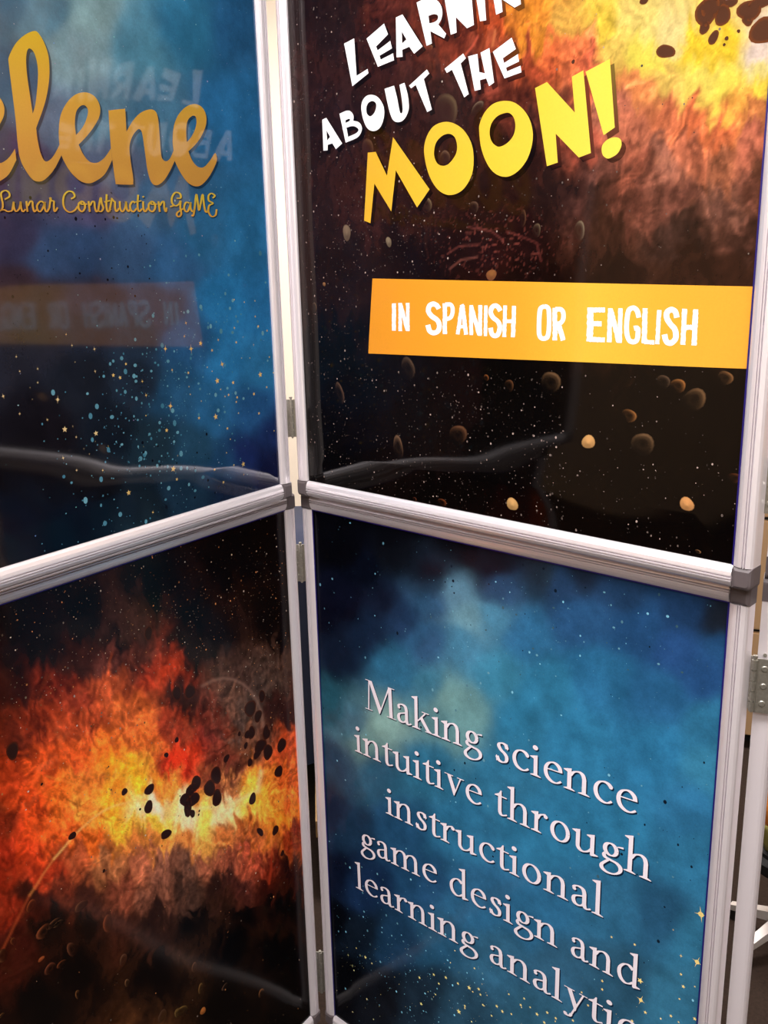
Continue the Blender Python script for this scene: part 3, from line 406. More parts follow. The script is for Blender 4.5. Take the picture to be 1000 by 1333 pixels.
# serif alphabet: x-height 430
def stem(x, y0, y1): return ('p', [(x-36, y0), (x+36, y0), (x+36, y1), (x-36, y1)])
def foot(x, l=64, r=64): return ('p', [(x-36-l, 0), (x+36+r, 0), (x+36+r, 15), (x+36, 42), (x-36, 42), (x-36-l, 15)])
def flag(x, y): return ('p', [(x+36, y+16), (x+36, y-60), (x-36, y-78), (x-104, y-50), (x-104, y-34)])
def spur(x): return ('p', [(x-36, 60), (x-36, 12), (x-20, -10), (x+105, 28), (x+105, 44), (x+36, 60)])
def arch(x): return ('s', [(x+20, 300), (x+75, 385), (x+165, 422), (x+235, 385), (x+260, 300), (x+260, 270)])
AS = 725
G = {'i': (215, [stem(100,0,420), foot(100), flag(100,425), ('c', 92, 585, 50)]),
 'l': (215, [stem(100,0,AS-10), foot(100), flag(100,AS)]),
 'n': (485, [stem(100,0,420), foot(100), flag(100,425), arch(100), stem(360,0,290), foot(360)]),
 'm': (745, [stem(100,0,420), foot(100), flag(100,425), arch(100), stem(360,0,290), foot(360), arch(360), stem(620,0,290), foot(620)]),
 'h': (485, [stem(100,0,AS-10), foot(100), flag(100,AS), arch(100), stem(360,0,290), foot(360)]),
 'r': (330, [stem(100,0,420), foot(100), flag(100,425), ('s', [(120,290),(165,375),(235,415),(275,405)]), ('c', 278, 385, 40)]),
 'u': (485, [flag(100,425), stem(100,130,420), ('s', [(100,150),(108,70),(160,18),(230,22),(300,70),(345,130)]), stem(360,30,420), flag(360,425), spur(360)]),
 'k': (470, [stem(100,0,AS-10), foot(100), flag(100,AS), ('p', [(130,195),(150,180),(330,400),(300,412)]), ('p', [(235,412),(400,412),(400,430),(235,430)]), ('p', [(190,250),(240,320),(410,60),(470,18),(470,0),(360,0),(350,15)]), ('p', [(310,0),(480,0),(480,16),(310,16)])]),
 'd': (490, [('s', [(330,360),(250,418),(165,395),(95,300),(82,190),(115,80),(190,20),(270,35),(335,95)]), stem(365,30,AS-10), flag(365,AS), spur(365)]),
 'a': (395, [('c', 82, 338, 34), ('s', [(60,350),(100,405),(175,422),(240,390),(262,310)]), stem(262,80,320), ('s', [(262,262),(180,232),(95,190),(68,120),(95,40),(160,18),(220,45),(262,100)]), ('s', [(262,100),(278,35),(320,18),(378,52)])]),
 'e': (405, [('p', [(80,245),(355,262),(350,284),(82,268)]), ('s', [(345,262),(330,345),(275,405),(205,420),(130,380),(82,295),(75,190),(110,90),(190,28),(280,28),(360,88)])]),
 'c': (385, [('s', [(335,345),(290,400),(215,420),(135,385),(82,295),(75,185),(115,80),(195,26),(280,30),(350,88)]), ('c', 325, 352, 34)]),
 'o': (455, [('o', 225, 214, 148, 196)]),
 's': (340, [('s', [(268,325),(245,395),(185,418),(120,395),(105,335),(150,265),(220,215),(262,150),(250,60),(180,16),(105,35),(68,110)]), ('p', [(262,425),(282,425),(284,305),(266,305)]), ('p', [(52,8),(70,8),(68,130),(50,130)])]),
 't': (280, [stem(125,90,430), ('p', [(15,400),(265,405),(265,430),(161,430),(161,545),(140,545),(100,470),(15,420)]), ('s', [(125,130),(135,50),(185,20),(275,62)])]),
 'v': (440, [('p', [(70,428),(150,428),(262,110),(228,-14),(214,-14)]), ('p', [(214,-6),(230,-14),(382,425),(350,425)]), ('p', [(15,412),(205,412),(205,430),(15,430)]), ('p', [(290,412),(440,412),(440,430),(290,430)])]),
 'y': (440, [('p', [(70,428),(150,428),(262,110),(238,-20),(214,-14)]), ('p', [(382,425),(350,425),(140,-150),(170,-165)]), ('p', [(15,412),(205,412),(205,430),(15,430)]), ('p', [(290,412),(440,412),(440,430),(290,430)]), ('s', [(160,-140),(125,-200),(70,-205),(50,-190)]), ('c', 52, -186, 36)]),
 'g': (425, [('o', 195, 290, 100, 118), ('p', [(262,370),(330,410),(405,432),(412,395),(320,385),(285,345)]), ('s', [(120,205),(85,150),(110,98),(200,80),(310,62),(372,0),(360,-90),(270,-170),(150,-190),(65,-150),(50,-80),(100,-5),(165,70)])]),
 'M': (800, [('p', [(96,8),(126,8),(150,690),(118,690)]), ('p', [(118,700),(205,700),(430,150),(395,0),(380,0)]), ('p', [(380,5),(400,0),(665,700),(628,700)]), ('p', [(615,700),(700,700),(725,8),(642,8)]), ('p', [(20,0),(205,0),(205,16),(20,16)]), ('p', [(575,0),(800,0),(800,16),(575,16)]), ('p', [(40,684),(150,684),(150,700),(40,700)]), ('p', [(690,684),(775,684),(775,700),(690,700)])])}
def nib(d):
    a = math.atan2(d[1], d[0]); return 27+47*abs(math.sin(a-math.radians(22)))**1.3
def glyph_shapes(ch):
    out = []
    for g in G[ch][1]:
        if g[0] == 'p': out.append((g[1], [tuple(range(len(g[1])))] if len(g[1]) < 5 else None))
        elif g[0] == 'c': p = disc(*g[1:]); out.append((p, [tuple(range(len(p)))]))
        else:
            if g[0] == 's': pts = smooth(g[1], 5, False)
            else: pts = [(g[1]+g[3]*math.cos(t), g[2]+g[4]*math.sin(t)) for t in np.linspace(0, 2*math.pi, 29)]
            out.append(ribbon(pts, lambda i, d: nib(d) if g[0] == 's' else 27+47*abs(math.sin(math.atan2(d[1], d[0])-math.radians(12)))**1.2))
    return out
def word(ink, pan, text, xl, yl, xr, yr, col, xh=.0325, off=(0, 0), each=False):
    (u0, v0), (u1, v1) = on(pan, xl, yl), on(pan, xr, yr)
    adv = sum(G[c][0] for c in text)-45; k = (u1-u0)/adv; x = -15; ks = xh/430
    for c in text:
        for v, f in glyph_shapes(c):
            if f is None: f = tessellate_polygon([[Vector((a, b, 0)) for a, b in v]])
            P = [(u0+(x+a)*k+off[0], v0+(v1-v0)*(x+a)/adv+b*ks+off[1]) for a, b in v]
            ink.tri(P, f, [col]*len(P))
        x += G[c][0]
        if each: ink.build('text_letter', SHEET[pan])
WORDS = [('Making',477,921,628,981), ('science',645,988,829,1062), ('intuitive',464,977,628,1050), ('through',645,1057,848,1147),
 ('instructional',504.5,1057.6,785,1193), ('game',471,1103,570,1151), ('design',585,1160,726,1233), ('and',743,1241,833,1289),
 ('learning',465,1155,622,1242), ('analytics',637,1250,857,1374)]
# ------------------------------------------------------------------ the room
def room():
    T_ = .1; X0, X1, Y0, Y1 = -3.4, 3.6, -3.4, 3.9
    struct(box('floor', X0, X1, Y0, Y1, -.05, 0, M_CARPET))
    c = struct(box('ceiling', X0, X1, Y0, Y1, CEIL, CEIL+.05, M_CEIL))
    bm = bmesh.new()
    for i in range(12): bx(bm, X0+.61*i, X0+.61*i+.024, Y0, Y1, CEIL-.006, CEIL)
    for i in range(12): bx(bm, X0, X1, Y0+.61*i, Y0+.61*i+.024, CEIL-.006, CEIL)
    tag(from_bm('ceiling_grid', bm, M_GRID, c), kind='stuff')
    struct(box('wall_back', X0-T_, X1+T_, Y1, Y1+T_, 0, CEIL, M_WALLC)); struct(box('wall_front', X0-T_, X1+T_, Y0-T_, Y0, 0, CEIL, M_WALLC))
    struct(box('wall_left', X0-T_, X0, Y0, Y1, 0, CEIL, M_WALLT)); struct(box('wall_right', X1, X1+T_, Y0, Y1, 0, CEIL, M_WALLT))
    struct(box('baseboard_back', X0, X1, Y1-.012, Y1, 0, .1, M_DARK)); struct(box('baseboard_left', X0, X0+.012, Y0, Y1-.012, 0, .1, M_DARK))
    where = ['over the folded display', 'over the viewer', 'behind the viewer', 'over the left aisle', 'over the table behind the display', 'over the filing cabinet']
    for (x, y, p), wh in zip(LIGHTS, where):
        t = thing('ceiling_light', 'white recessed fluorescent ceiling light '+wh, 'light', (x, y, CEIL-.05), 0, 'ceiling lights')
        bm = bmesh.new()
        for a in ((-.6, .6, -.3, -.27), (-.6, .6, .27, .3), (-.6, -.57, -.27, .27), (.57, .6, -.27, .27)): bx(bm, a[0], a[1], a[2], a[3], 0, .05)
        from_bm('frame', bm, M_GRID, t); box('diffuser', -.57, .57, -.27, .27, .012, .03, M_LAMP, t)
        ld = bpy.data.lights.new('lamp', 'AREA'); ld.shape = 'RECTANGLE'; ld.size = 1.14; ld.size_y = .54; ld.energy = p; ld.color = (1.0, .95, .955)
        lo = bpy.data.objects.new('lamp', ld); C.objects.link(lo); lo.parent = t; lo.location = (0, 0, -.004)
room()

# ------------------------------------------------------------------ the display panels
# cross-section of the snap frame: distance outwards from the sheet, height above it
PROF = [(0, .0002), (.0003, .0030), (.003, .0052), (.0072, .0071), (.0108, .0077), (.0121, .0077), (.0123, .0042), (.0135, .0042), (.0138, .0082), (.0153, .0082), (.0156, .0042), (.0168, .0042), (.0171, .0081), (.0187, .0077), (.0225, .0056), (.0248, .0030), (.0256, .0), (.0256, -.016), (.0, -.016)]
def rail(root, s, vertical, a0, a1, base, direction):
    """a0..a1 along; base = the sheet's edge; direction = +1/-1 outwards"""
    bm = bmesh.new(); rings = []; kw = RV/RW
    for a in (a0, a1):
        rings.append([bm.verts.new((base+direction*d*kw, s*h, a) if vertical else (a, s*h, base+direction*d)) for d, h in PROF])
    n = len(PROF)
    for i in range(n): bm.faces.new((rings[0][i], rings[0][(i+1) % n], rings[1][(i+1) % n], rings[1][i]))
    bm.faces.new(rings[0]); bm.faces.new(list(reversed(rings[1])))
    return from_bm('frame_rail', bm, M_ALUV if vertical else M_ALU, root)
def corner(root, s, cx, cz, dx, dz):
    """moulded cap that fills the square between two rails; outer corner rounded"""
    w_ = .0262; wx = RV+.0004; r = .006; bm = bmesh.new()
    out = [(-.0006, -.0006), (wx, -.0006)]+[(wx-r+r*math.cos(t), w_-r+r*math.sin(t)) for t in np.linspace(0, math.pi/2, 6)]+[(-.0006, w_)]
    def ring(h, ins): 
        c = (w_/2, w_/2); k = 1-ins/(w_/2)
        return [bm.verts.new((cx+dx*(c[0]+(x-c[0])*k), s*h, cz+dz*(c[1]+(y-c[1])*k))) for x, y in out]
    R = [ring(-.0165, 0), ring(.002, 0), ring(.0062, .0016), ring(.0082, .0046)]
    n = len(out)
    for a, b in zip(R, R[1:]):
        for i in range(n): bm.faces.new((a[i], a[(i+1) % n], b[(i+1) % n], b[i]))
    bm.faces.new(R[0]); bm.faces.new(R[-1])
    return from_bm('corner_cap', bm, M_CAP, root)
def frame(root, s, Wd=W, blue=()):
    z0, z1 = RW, RW+H
    rail(root, s, False, .0, Wd, z0, -1); rail(root, s, False, 0, Wd, z1, 1)
    rail(root, s, True, z0, z1, 0, -1); rail(root, s, True, z0, z1, Wd, 1)
    for cx, dx in ((0, -1), (Wd, 1)):
        for cz, dz in ((z0, -1), (z1, 1)): corner(root, s, cx, cz, dx, dz)
    b = (-.0158, -.0012) if s > 0 else (.0012, .0158)
    box('backing_board', 0, Wd, b[0], b[1], z0, z1, M_BACK, root)
    for side in blue:
        e = .0019 if side != 'top' else .0014
        q = (s*.0020, s*.0026); y0_, y1_ = min(q), max(q)
        if side == 'right': box('sheet_edge', Wd-e, Wd, y0_, y1_, z0, z1, M_BLUE, root)
        if side == 'left': box('sheet_edge', 0, e, y0_, y1_, z0, z1, M_BLUE, root)
        if side == 'top': box('sheet_edge', 0, Wd, y0_, y1_, z1-e, z1, M_BLUE, root)
        if side == 'bottom': box('sheet_edge', 0, Wd, y0_, y1_, z0, z0+e, M_BLUE, root)
LAB = {'UL': 'aluminium framed display panel, blue starry poster with gold script lettering',
 'UR': 'aluminium framed display panel, dark space poster with big yellow letters and orange banner',
 'LL': 'aluminium framed display panel, poster of a fiery orange explosion with dark rocks',
 'LR': 'aluminium framed display panel, blue poster with five lines of white serif text'}
ROOT = {}
for pan, (P, th, zb, s) in PAN.items():
    r = thing('display_panel', LAB[pan], 'panel', (P[0], P[1], zb-RW), th, 'panels of the folding display'); ROOT[pan] = r
    frame(r, s, PW[pan], {'UL': (), 'UR': ('right',), 'LL': ('top',), 'LR': ('left', 'top', 'right')}[pan])
SHEET = {p: poster(p, ROOT[p]) for p in PAN}

# printed layers ---------------------------------------------------- 
def grad(stops, axis_=1):
    xs = [a for a, _ in stops]; cs = np.array([lin(c) for _, c in stops])
    return lambda u, v: np.array([np.interp(v if axis_ else u, xs, cs[:, k]) for k in range(3)])
L1, L2, L3 = .00012, .00024, .00040
# upper left
ip = Ink('UL', L1)
def d_ul(px, py): return .0 if px > 366 or py > 760 or py < -80 else float(np.exp(-((px-215+.35*(py-500))/85)**2-((py-530)/130)**2))
def teal(): k = random.uniform(.35, 1); return (34+76*k, 92+76*k, 120+66*k)
dots(ip, 'UL', 640, d_ul, .0006, .0034, teal)
dots(ip, 'UL', 420, lambda x, y: .8 if (y < 340 and 0 < x < 330) else (.25 if x < 360 and y < 700 else 0), .0004, .0012, lambda: (110+random.random()*70, 150+random.random()*50, 175+random.random()*40))
dots(ip, 'UL', 170, lambda x, y: .7 if (0 < x < 200 and 250 < y < 400) or (150 < x < 300 and 560 < y < 680) else 0, .0005, .0022, lambda: (16, 20, 34))
ip.build('printed_specks', stuff=True, parent=SHEET['UL'])
ip = Ink('UL', L2)
for x, y, r, k in STARS['UL']: star_shape(ip, 'UL', x, y, r, k, lin((238, 208, 150) if x < 130 else (230, 196, 118)))
ip.build('printed_stars', stuff=True, parent=SHEET['UL'])
a0 = on('UL', 40, 50)[1]; a1 = on('UL', 80, 235)[1]
gold = grad([(a1-.01, (200, 146, 70)), ((a0+a1)/2, (216, 165, 70)), (a0+.02, (216, 182, 44))])
shade = lambda pan, k: (lambda u, v: k*paint(pan, np.array([[u]]), np.array([[v]]))[0, 0])
b0 = on('UL', 100, 250)[1]; b1 = on('UL', 100, 278)[1]
small = grad([(b1, (214, 156, 64)), (b0, (216, 190, 66))])
sd = shade('UL', .38*.9)
for lift, off in ((L2, (-.003, -.0028)), (L3, (0, 0))):
    shadow = lift == L2; ip = Ink('UL', lift, shadow)
    for x0, y0, sc, shp in SCRIPT:
        for one in shp:
            outline_text(ip, 'UL', x0, y0, sc, [one], sd if shadow else gold, off)
            if not shadow: ip.build('script_letter', SHEET['UL'])
    for x0, y0, L in SMALL:
        for st in L:
            pts = smooth([(p[0], p[1]) for p in st], 5, False)
            v, f = ribbon(pts, lambda i, d: 9+7.5*abs(d[1])); q = [(u+off[0]*.5, w_+off[1]*.5) for u, w_ in T('UL', x0, y0, 6.667, v)]
            ip.tri(q, f, [(sd if shadow else small)(*p) for p in q])
    ip.build('script_shadow' if shadow else 'small_script', SHEET['UL'], stuff=True)
# upper right
ip = Ink('UR', L1)
def d_ur(px, py):
    if px > 735 and py > 480: return .1+.2*(py > 600)
    hot = 1/(1+math.exp(-((px-600)*.012+(200-py)*.012)))
    return max(.05, .9*(1-hot))*(.35+.65*float(vnoise(np.array(px/60), np.array(py/60), 5))) if not (480 < px < 990 and 362 < py < 480) else 0
dots(ip, 'UR', 3000, d_ur, .00035, .0014, lambda: tuple(np.array((186, 164, 154))*random.choice((.35, .45, .55, .7, 1.0))))
ip.build('printed_specks', stuff=True, parent=SHEET['UR'])
ip = Ink('UR', L2)
for k, (x, y, rx, ry, t) in enumerate(ROCKS['UR']): rock(ip, 'UR', x, y, rx, ry, t, (88, 54, 38), (122, 66, 34), k)
for L in LIT['UR']: lit_rock(ip, 'UR', *L)
ip.build('printed_rocks', stuff=True, parent=SHEET['UR'])
ub = on('UR', 483, 400)[0]; ue = on('UR', 980, 400)[0]
ip = Ink('UR', L3)
oc = grad([(ub, (252, 164, 44)), (ub+.25, (253, 176, 52)), (ub+.36, (254, 200, 68)), (ub+.45, (254, 186, 60)), (ue, (253, 176, 60))], 0)
q = [on('UR', *p) for p in ((486, 362.5), (983.5, 373), (974.5, 480), (480.5, 460))]
n = 24; top = [tuple(np.array(q[0])*(1-t)+np.array(q[1])*t) for t in np.linspace(0, 1, n)]; bot = [tuple(np.array(q[3])*(1-t)+np.array(q[2])*t) for t in np.linspace(0, 1, n)]
rows = [[(min(a[0]*(1-t)+b[0]*t, W-.0004), a[1]*(1-t)+b[1]*t) for a, b in zip(top, bot)] for t in np.linspace(0, 1, 6)]
pts = [p for r_ in rows for p in r_]
ip.tri(pts, [(j*n+i, j*n+i+1, (j+1)*n+i+1, (j+1)*n+i) for j in range(5) for i in range(n-1)], [oc(*p) for p in pts]); ip.build('orange_banner', SHEET['UR'])
white = lambda u, v: np.array((.88, .88, .88))
ip = Ink('UR', L3+.0002, True)
BREAK = {0: (1, 4, 5, 8, 11, 14, 15, 16), 1: (1, 4, 8, 11, 12, 14, 15, 16)}
for bi, (x0, y0, sc, L) in enumerate(BANNER):
    for j, (wd, st) in enumerate(L):
        pts = smooth(st, 4, False) if len(st) > 2 else [(st[0][0]+(st[1][0]-st[0][0])*t, st[0][1]+(st[1][1]-st[0][1])*t) for t in np.linspace(0, 1, 18)]
        v, f = ribbon(pts, lambda i, d: wd, .13 if len(st) == 2 else .05); qq = T('UR', x0, y0, sc, v)
        ip.tri(qq, f, [white(0, 0)]*len(qq))
        if j+1 in BREAK[bi] or j == len(L)-1: ip.build('banner_letter', SHEET['UR'])
m0, m1 = on('UR', 480, 250)[0], on('UR', 800, 150)[0]
moon = grad([(m0, (252, 194, 58)), (m0+.12, (250, 204, 62)), (m0+.25, (253, 216, 68)), (m1, (255, 232, 88))], 0)
sd = shade('UR', .3)
for lift, off in ((L2, (.0055, -.005)), (L3, (0, 0))):
    shadow = lift == L2
    for A, cf, nm in ((TITLE, white, 'title_letter'), (BIGWORD, moon, 'large_letter')):
        ip = Ink('UR', lift, shadow or A is TITLE)
        for x0, y0, sc, shp in A:
            for one in shp:
                outline_text(ip, 'UR', x0, y0, sc, [one], sd if shadow else cf, off)
                if not shadow: ip.build(nm, SHEET['UR'])
        if shadow: ip.build('letter_shadow', SHEET['UR'], stuff=True)
# lower left
ip = Ink('LL', L1)
def d_ll(px, py):
    if px < -150: return .2
    b = math.exp(-((py-780)/90)**2)*.9+math.exp(-((py-930)/110)**2)*.7+math.exp(-((py-1090)/60)**2)*.25+.06
    return b*(.35+.65*float(vnoise(np.array(px/50+9), np.array(py/50), 6)))
dots(ip, 'LL', 2300, d_ll, .00035, .0014, lambda: tuple(np.array(random.choice(((190, 160, 140), (214, 140, 90), (200, 180, 170))))*random.choice((.4, .55, .75, 1))))
ip.build('printed_specks', stuff=True, parent=SHEET['LL'])
ip = Ink('LL', L2)
for k, (x, y, rx, ry, t) in enumerate(ROCKS['LL']): rock(ip, 'LL', x, y, rx, ry, t, (40, 20, 17), (70, 28, 14), k+50)
for L in LIT['LL']: lit_rock(ip, 'LL', *L)
ip.build('printed_rocks', stuff=True, parent=SHEET['LL'])
# lower right
ip = Ink('LR', L1)
def d_lr(px, py):
    a = .35 if py < 1150 else .1
    b = math.exp(-((px-500-(py-1200)*.6)/70)**2-((py-1260)/90)**2)
    c = math.exp(-((px-700)/160)**2-((py-830)/70)**2)*.6
    return a*.35+b+c
dots(ip, 'LR', 900, d_lr, .0004, .0022, lambda: tuple(np.array((120, 176, 200))*random.choice((.5, .7, .85, 1.05))))
dots(ip, 'LR', 160, lambda x, y: math.exp(-((x-640)/110)**2-((y-745)/32)**2)+math.exp(-((x-900)/60)**2-((y-1130)/110)**2)*.5+.06*(y < 1150), .0006, .0026, lambda: (14, 26, 40))
dots(ip, 'LR', 240, lambda x, y: 1.0 if y > 1230 and y > 1230+(x-620)*.35 and x < 880 else .0, .0004, .0018, lambda: random.choice(((226, 196, 120), (200, 180, 130), (236, 210, 150))))
ip.build('printed_specks', stuff=True, parent=SHEET['LR'])
ip = Ink('LR', L2)
for x, y, r, k in STARS['LR']: star_shape(ip, 'LR', x, y, r*1.1, k, lin((236, 206, 130)))
ip.build('printed_stars', stuff=True, parent=SHEET['LR'])
for lift, off in ((L2+.0001, (.0019, -.0017)), (L3, (0, 0))):
    shadow = lift != L3; ip = Ink('LR', lift, True)
    for wd in WORDS: word(ip, 'LR', *wd, col=lin((14, 34, 58)) if shadow else np.array((.79, .745, .82)), off=off, each=not shadow)
    if shadow: ip.build('text_shadow', SHEET['LR'], stuff=True)

# ------------------------------------------------------------------ hinges
def hit_axis(px, py, x, y):
    """height at which the sight line of a photograph point passes over a plan position"""
    d = ray(px, py); k = math.hypot(x, y)/math.hypot(d.x, d.y); return Z0+d.z*k
def gap_hinge(pa, pb, ya, yb, px, label):
    (A, ta, _, sa), (B, tb, _, sb) = PAN[pa], PAN[pb]
    a = Vector((A[0]-RV*math.cos(ta), A[1]-RV*math.sin(ta))); b = Vector((B[0]-RV*math.cos(tb), B[1]-RV*math.sin(tb)))
    back = Vector((0, 1)); a2 = a+back*.006; b2 = b+back*.006; c = (a2+b2)/2
    z1 = hit_axis(px, ya, c.x, c.y); z0 = hit_axis(px, yb, c.x, c.y)
    t = thing('hinge', label, 'hinge', (c.x, c.y, z0), 0, 'hinges joining the left and right panels')
    h = z1-z0; n = 5; half = (b2-a2).length/2
    for i in range(n):
        bm = bmesh.new(); cyl(bm, (0, -.001, h*i/n+.0006), (0, -.001, h*(i+1)/n-.0006), .0030, 14); from_bm('knuckle', bm, M_ZINC, t, smooth=False)
    bm = bmesh.new(); cyl(bm, (0, -.001, -.0015), (0, -.001, h+.003), .0016, 10); cyl(bm, (0, -.001, h+.002), (0, -.001, h+.0045), .0026, 10); from_bm('pin', bm, M_ZINC, t)
    for sg in (-1, 1):
        lf = box('leaf', min(sg*.0022, sg*(half+.0005)), max(sg*.0022, sg*(half+.0005)), .0012, .0028, 0, h, M_ZINC, t)
        for k in range(3):
            bm = bmesh.new(); bmesh.ops.create_uvsphere(bm, u_segments=10, v_segments=6, radius=.0016, matrix=Matrix.Translation((sg*(half*.62), .0012, h*(k+.5)/3)) @ Matrix.Diagonal((1, .5, 1, 1)))
            from_bm('screw', bm, M_ZINC, lf)
gap_hinge('UL', 'UR', 520, 569, 381, 'upper steel hinge in the gap beside the blue poster with gold lettering')
gap_hinge('LL', 'LR', 709, 757, 393, 'steel hinge just below the middle rails in the gap against navy cloth')
gap_hinge('LL', 'LR', 1240, 1292, 415, 'lowest steel hinge in the gap at the bottom edge of the picture')

# ------------------------------------------------------------------ third pair of panels, seen edge on at the right
def side_panel(zb, xl, yl, xr, label):
    d0 = ray(xl, yl); d1 = ray(xr, yl); k = 1.075/math.hypot(d0.x, d0.y)
    p0 = Vector((d0.x*k, d0.y*k)); az = math.atan2(d1.y, d1.x); wd = .0236
    n = Vector((math.sin(az), -math.cos(az)))                 # towards picture right
    # outer side face of the near rail faces the viewer; sheets face left and right
    t = thing('display_panel', label, 'panel', (p0.x+n.x*.0165+math.cos(az)*RV, p0.y+n.y*.0165+math.sin(az)*RV, zb-RW), az, 'panels of the folding display')
    W3 = .45; frame(t, -1, W3)
    sh = box('poster', 0, W3, -.0010, -.0002, RW, RW+H, M_NAVY, t)
    for i, z in enumerate((.10, .96)):
        b2 = bmesh.new(); cyl(b2, (-RV-.0012, .008, z), (-RV+.0006, .008, z), .0022, 12); from_bm('screw', b2, M_ZINC, t)
    return t, p0, az
TU, pU, azU = side_panel(ZU, 1001, 690, 1023, 'edge of the upper display panel hinged at the far right, mostly out of view')
TL, pL, azL = side_panel(ZL, 966.5, 1080, 989, 'grey edge of the lower display panel standing behind the right text panel')
def side_hinge(pan, side, px, ya, yb, label, tilt=0):
    P, th, _, s = PAN[pan]; far = Vector((P[0]+(W+RV)*math.cos(th), P[1]+(W+RV)*math.sin(th)))
    d = ray(px, (ya+yb)/2); q = Vector((d.x, d.y)); q.normalize(); c = q*(far.length+.012)
    z1 = hit_axis(px, ya, c.x, c.y); z0 = hit_axis(px, yb, c.x, c.y); h = z1-z0
    az = math.atan2(c.y, c.x)-math.pi/2
    t = thing('hinge', label, 'hinge', (c.x, c.y, z0), az, 'hinges at the outer edge of the right panels')
    n = 5
    for i in range(n):
        bm = bmesh.new(); cyl(bm, (0, 0, h*i/n+.0007), (0, 0, h*(i+1)/n-.0007), .0034, 16); from_bm('knuckle', bm, M_ZINC, t)
    bm = bmesh.new(); cyl(bm, (0, 0, -.001), (0, 0, h+.003), .0017, 10); cyl(bm, (0, 0, h+.002), (0, 0, h+.005), .0028, 12); from_bm('pin', bm, M_ZINC, t)
    for sg, wl, y in ((-1, .013, .004), (1, .026, .0015)):
        lf = box('leaf', min(sg*.002, sg*wl), max(sg*.002, sg*wl), y-.0008, y+.0008, -.001, h+.001, M_ZINC, t)
        if sg < 0: lf.rotation_euler = (0, 0, math.radians(-38))
        for k in range(3):
            b2 = bmesh.new(); r_ = bmesh.ops.create_cone(b2, cap_ends=True, segments=14, radius1=.0042, radius2=.0030, depth=.0014, matrix=Matrix.Translation((sg*wl*(.5 if sg < 0 else .42), y-.0013, h*(k+.5)/3)) @ Matrix.Rotation(math.pi/2, 4, 'X'))
            sc = from_bm('screw', b2, M_ZINC, lf)
    return t
side_hinge('UR', 1, 990.5, 597, 667, 'worn steel hinge at the right edge of the dark space poster panel')
side_hinge('LR', 1, 980.5, 858, 926, 'steel hinge with three round screws on its right leaf, at the text panel')

# ------------------------------------------------------------------ behind the display
def table():
    t = thing('draped_table', 'table under a hanging navy cloth, seen through the gap', 'table', (-.62, 2.53, 0), 0)
    wx, wy, h = .78, .32, .715
    bm = bmesh.new(); bx(bm, -wx+.01, wx-.01, -wy+.01, wy-.01, h-.03, h-.004); from_bm('tabletop', bm, M_GREY, t)
    for sx in (-1, 1):
        for sy in (-1, 1): bm = bmesh.new(); cyl(bm, (sx*(wx-.06), sy*(wy-.06), 0), (sx*(wx-.06), sy*(wy-.06), h-.03), .015); from_bm('leg', bm, M_GREY, t)
    bm = bmesh.new(); per = []; n = 60
    pts = [(-wx+2*wx*i/n, -wy) for i in range(n)]+[(wx, -wy+2*wy*i/24) for i in range(24)]+[(wx-2*wx*i/n, wy) for i in range(n)]+[(-wx, wy-2*wy*i/24) for i in range(24)]
    rings = []
    for z, amp in ((h, 0), (h-.02, .002), (.45, .012), (.17, .02)):
        rg = []
        for i, (x, y) in enumerate(pts):
            o_ = amp*math.sin(i*.9)+amp; nx = 0 if abs(y) == wy else math.copysign(1, x); ny = math.copysign(1, y) if abs(y) == wy else 0
            rg.append(bm.verts.new((x+nx*o_, y+ny*o_, z)))
        rings.append(rg)
    m_ = len(pts)
    for a, b in zip(rings, rings[1:]):
        for i in range(m_): bm.faces.new((a[i], a[(i+1) % m_], b[(i+1) % m_], b[i]))
    bm.faces.new(rings[0]); c = from_bm('tablecloth', bm, M_NAVY, None, (-.62, 2.53, 0), True)
    tag(c, 'navy cloth draped over the table behind the gap between panels', 'tablecloth')
table()
def bin_():
    t = thing('storage_bin', 'black storage bin with tan lid on the carpet, a sliver in the gap', 'bin', (-.016, 2.04, 0), math.radians(4))
    bm = bmesh.new(); r0 = [bm.verts.new((x*.15, y*.10, 0)) for x, y in ((-1, -1), (1, -1), (1, 1), (-1, 1))]; r1 = [bm.verts.new((x*.165, y*.112, .13)) for x, y in ((-1, -1), (1, -1), (1, 1), (-1, 1))]
    for i in range(4): bm.faces.new((r0[i], r0[(i+1) % 4], r1[(i+1) % 4], r1[i]))
    bm.faces.new(r0); bm.faces.new(r1); from_bm('body', bm, M_BLACK, t)
    box('lid', -.172, .172, -.118, .118, .13, .185, M_CARD, t, .006); box('handle', -.05, .05, -.128, -.117, .15, .165, M_BLACK, t, .002)
bin_()
def cabinet():
    t = thing('filing_cabinet', 'tan steel filing cabinet with wide drawers behind the right panels', 'cabinet', (1.62, 2.35, 0), math.radians(-20))
    w2, dp, hh = .75, .42, 1.42
    box('body', -w2, w2, 0, dp, .05, hh, M_TAN, t, .003); box('plinth', -w2+.02, w2-.02, .03, dp, 0, .05, M_BLACK, t)
    box('joint_shadow', -w2+.01, w2-.01, -.004, .0, .06, hh-.02, M_DARK, t)
    for i in range(4):
        d = box('drawer', -w2+.006, w2-.006, -.02, -.004, .045+i*.343, .045+.333+i*.343, M_TAN, t, .003)
        bm = bmesh.new(); bx(bm, -.09, .09, -.034, -.02, .245+i*.343, .27+i*.343, .004); from_bm('handle', bm, M_GREY, d)
cabinet()
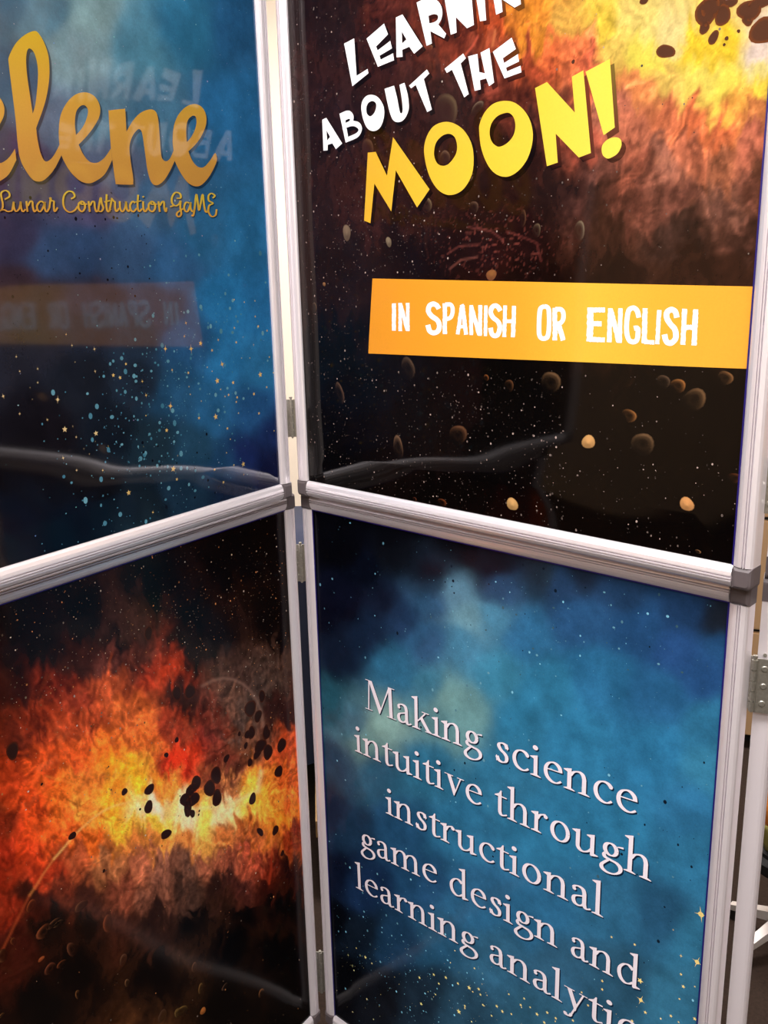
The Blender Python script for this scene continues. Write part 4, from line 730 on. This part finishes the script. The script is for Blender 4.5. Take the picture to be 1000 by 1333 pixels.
def stool():
    d = ray(1024, 1198); k = (Z0-.06)/-d.z; x, y = d.x*k, d.y*k
    t = thing('low_stool', 'low black swivel stool with pale star-shaped foot at the right edge', 'stool', (x, y, 0), .3)
    bm = bmesh.new(); cyl(bm, (0, 0, .04), (0, 0, .085), .022); base = from_bm('hub', bm, M_GREY, t)
    for a in range(5):
        an = 6.2832*a/5+.75; c_, s_ = math.cos(an), math.sin(an); bm = bmesh.new()
        vs = [bm.verts.new((c_*r-s_*w_*sg, s_*r+c_*w_*sg, z)) for r, w_, z in ((.015, .012, .075), (.125, .008, .035), (.125, .008, .022), (.015, .012, .05)) for sg in (-1, 1)]
        for f in ((0, 1, 3, 2), (2, 3, 5, 4), (4, 5, 7, 6), (6, 7, 1, 0), (0, 2, 4, 6), (1, 7, 5, 3)): bm.faces.new([vs[i] for i in f])
        lg = from_bm('leg', bm, M_GREY, t)
        bm = bmesh.new(); cyl(bm, (c_*.115-s_*.008, s_*.115+c_*.008, .012), (c_*.115+s_*.008, s_*.115-c_*.008, .012), .012, 14); from_bm('glide', bm, M_BLACK, lg)
    bm = bmesh.new(); cyl(bm, (0, 0, .08), (0, 0, .2), .014); from_bm('column', bm, M_GREY, t)
    bm = bmesh.new(); cyl(bm, (0, 0, .2), (0, 0, .25), .1, 32); bmesh.ops.bevel(bm, geom=[e for e in bm.edges if abs(e.verts[0].co.z-e.verts[1].co.z) < 1e-5 and e.is_manifold and e.calc_face_angle(0) > 1], offset=.015, segments=3, affect='EDGES')
    from_bm('seat', bm, M_BLACK, t)
    b = thing('tote_bag', 'orange cloth bag with olive bottom, standing on the low black stool', 'bag', (x, y, .252), .5)
    def pouch(z0, z1, r0, r1, m, name):
        bm = bmesh.new(); rg = []
        for j in range(5):
            tz = j/4; rr = r0+(r1-r0)*tz
            rg.append([bm.verts.new((rr*1.05*math.cos(a)*(1+.03*math.sin(5*a)), rr*.75*math.sin(a)*(1+.04*math.cos(4*a)), z0+(z1-z0)*tz)) for a in np.linspace(0, 6.2832, 25)[:-1]])
        for a_, b_ in zip(rg, rg[1:]):
            for i in range(24): bm.faces.new((a_[i], a_[(i+1) % 24], b_[(i+1) % 24], b_[i]))
        bm.faces.new(rg[0]); bm.faces.new(rg[-1]); return from_bm(name, bm, m, b, smooth=True)
    pouch(0, .07, .07, .088, M_OLIVE, 'base_panel'); pouch(.07, .24, .088, .072, M_ORANGE, 'body')
    for sy in (-1, 1):
        bm = bmesh.new(); pts = [Vector((.05*math.cos(a), sy*.04, .23+.07*math.sin(a))) for a in np.linspace(0, math.pi, 9)]
        for a_, b_ in zip(pts, pts[1:]): cyl(bm, a_, b_, .004, 8)
        from_bm('strap', bm, M_OLIVE, b)
stool()
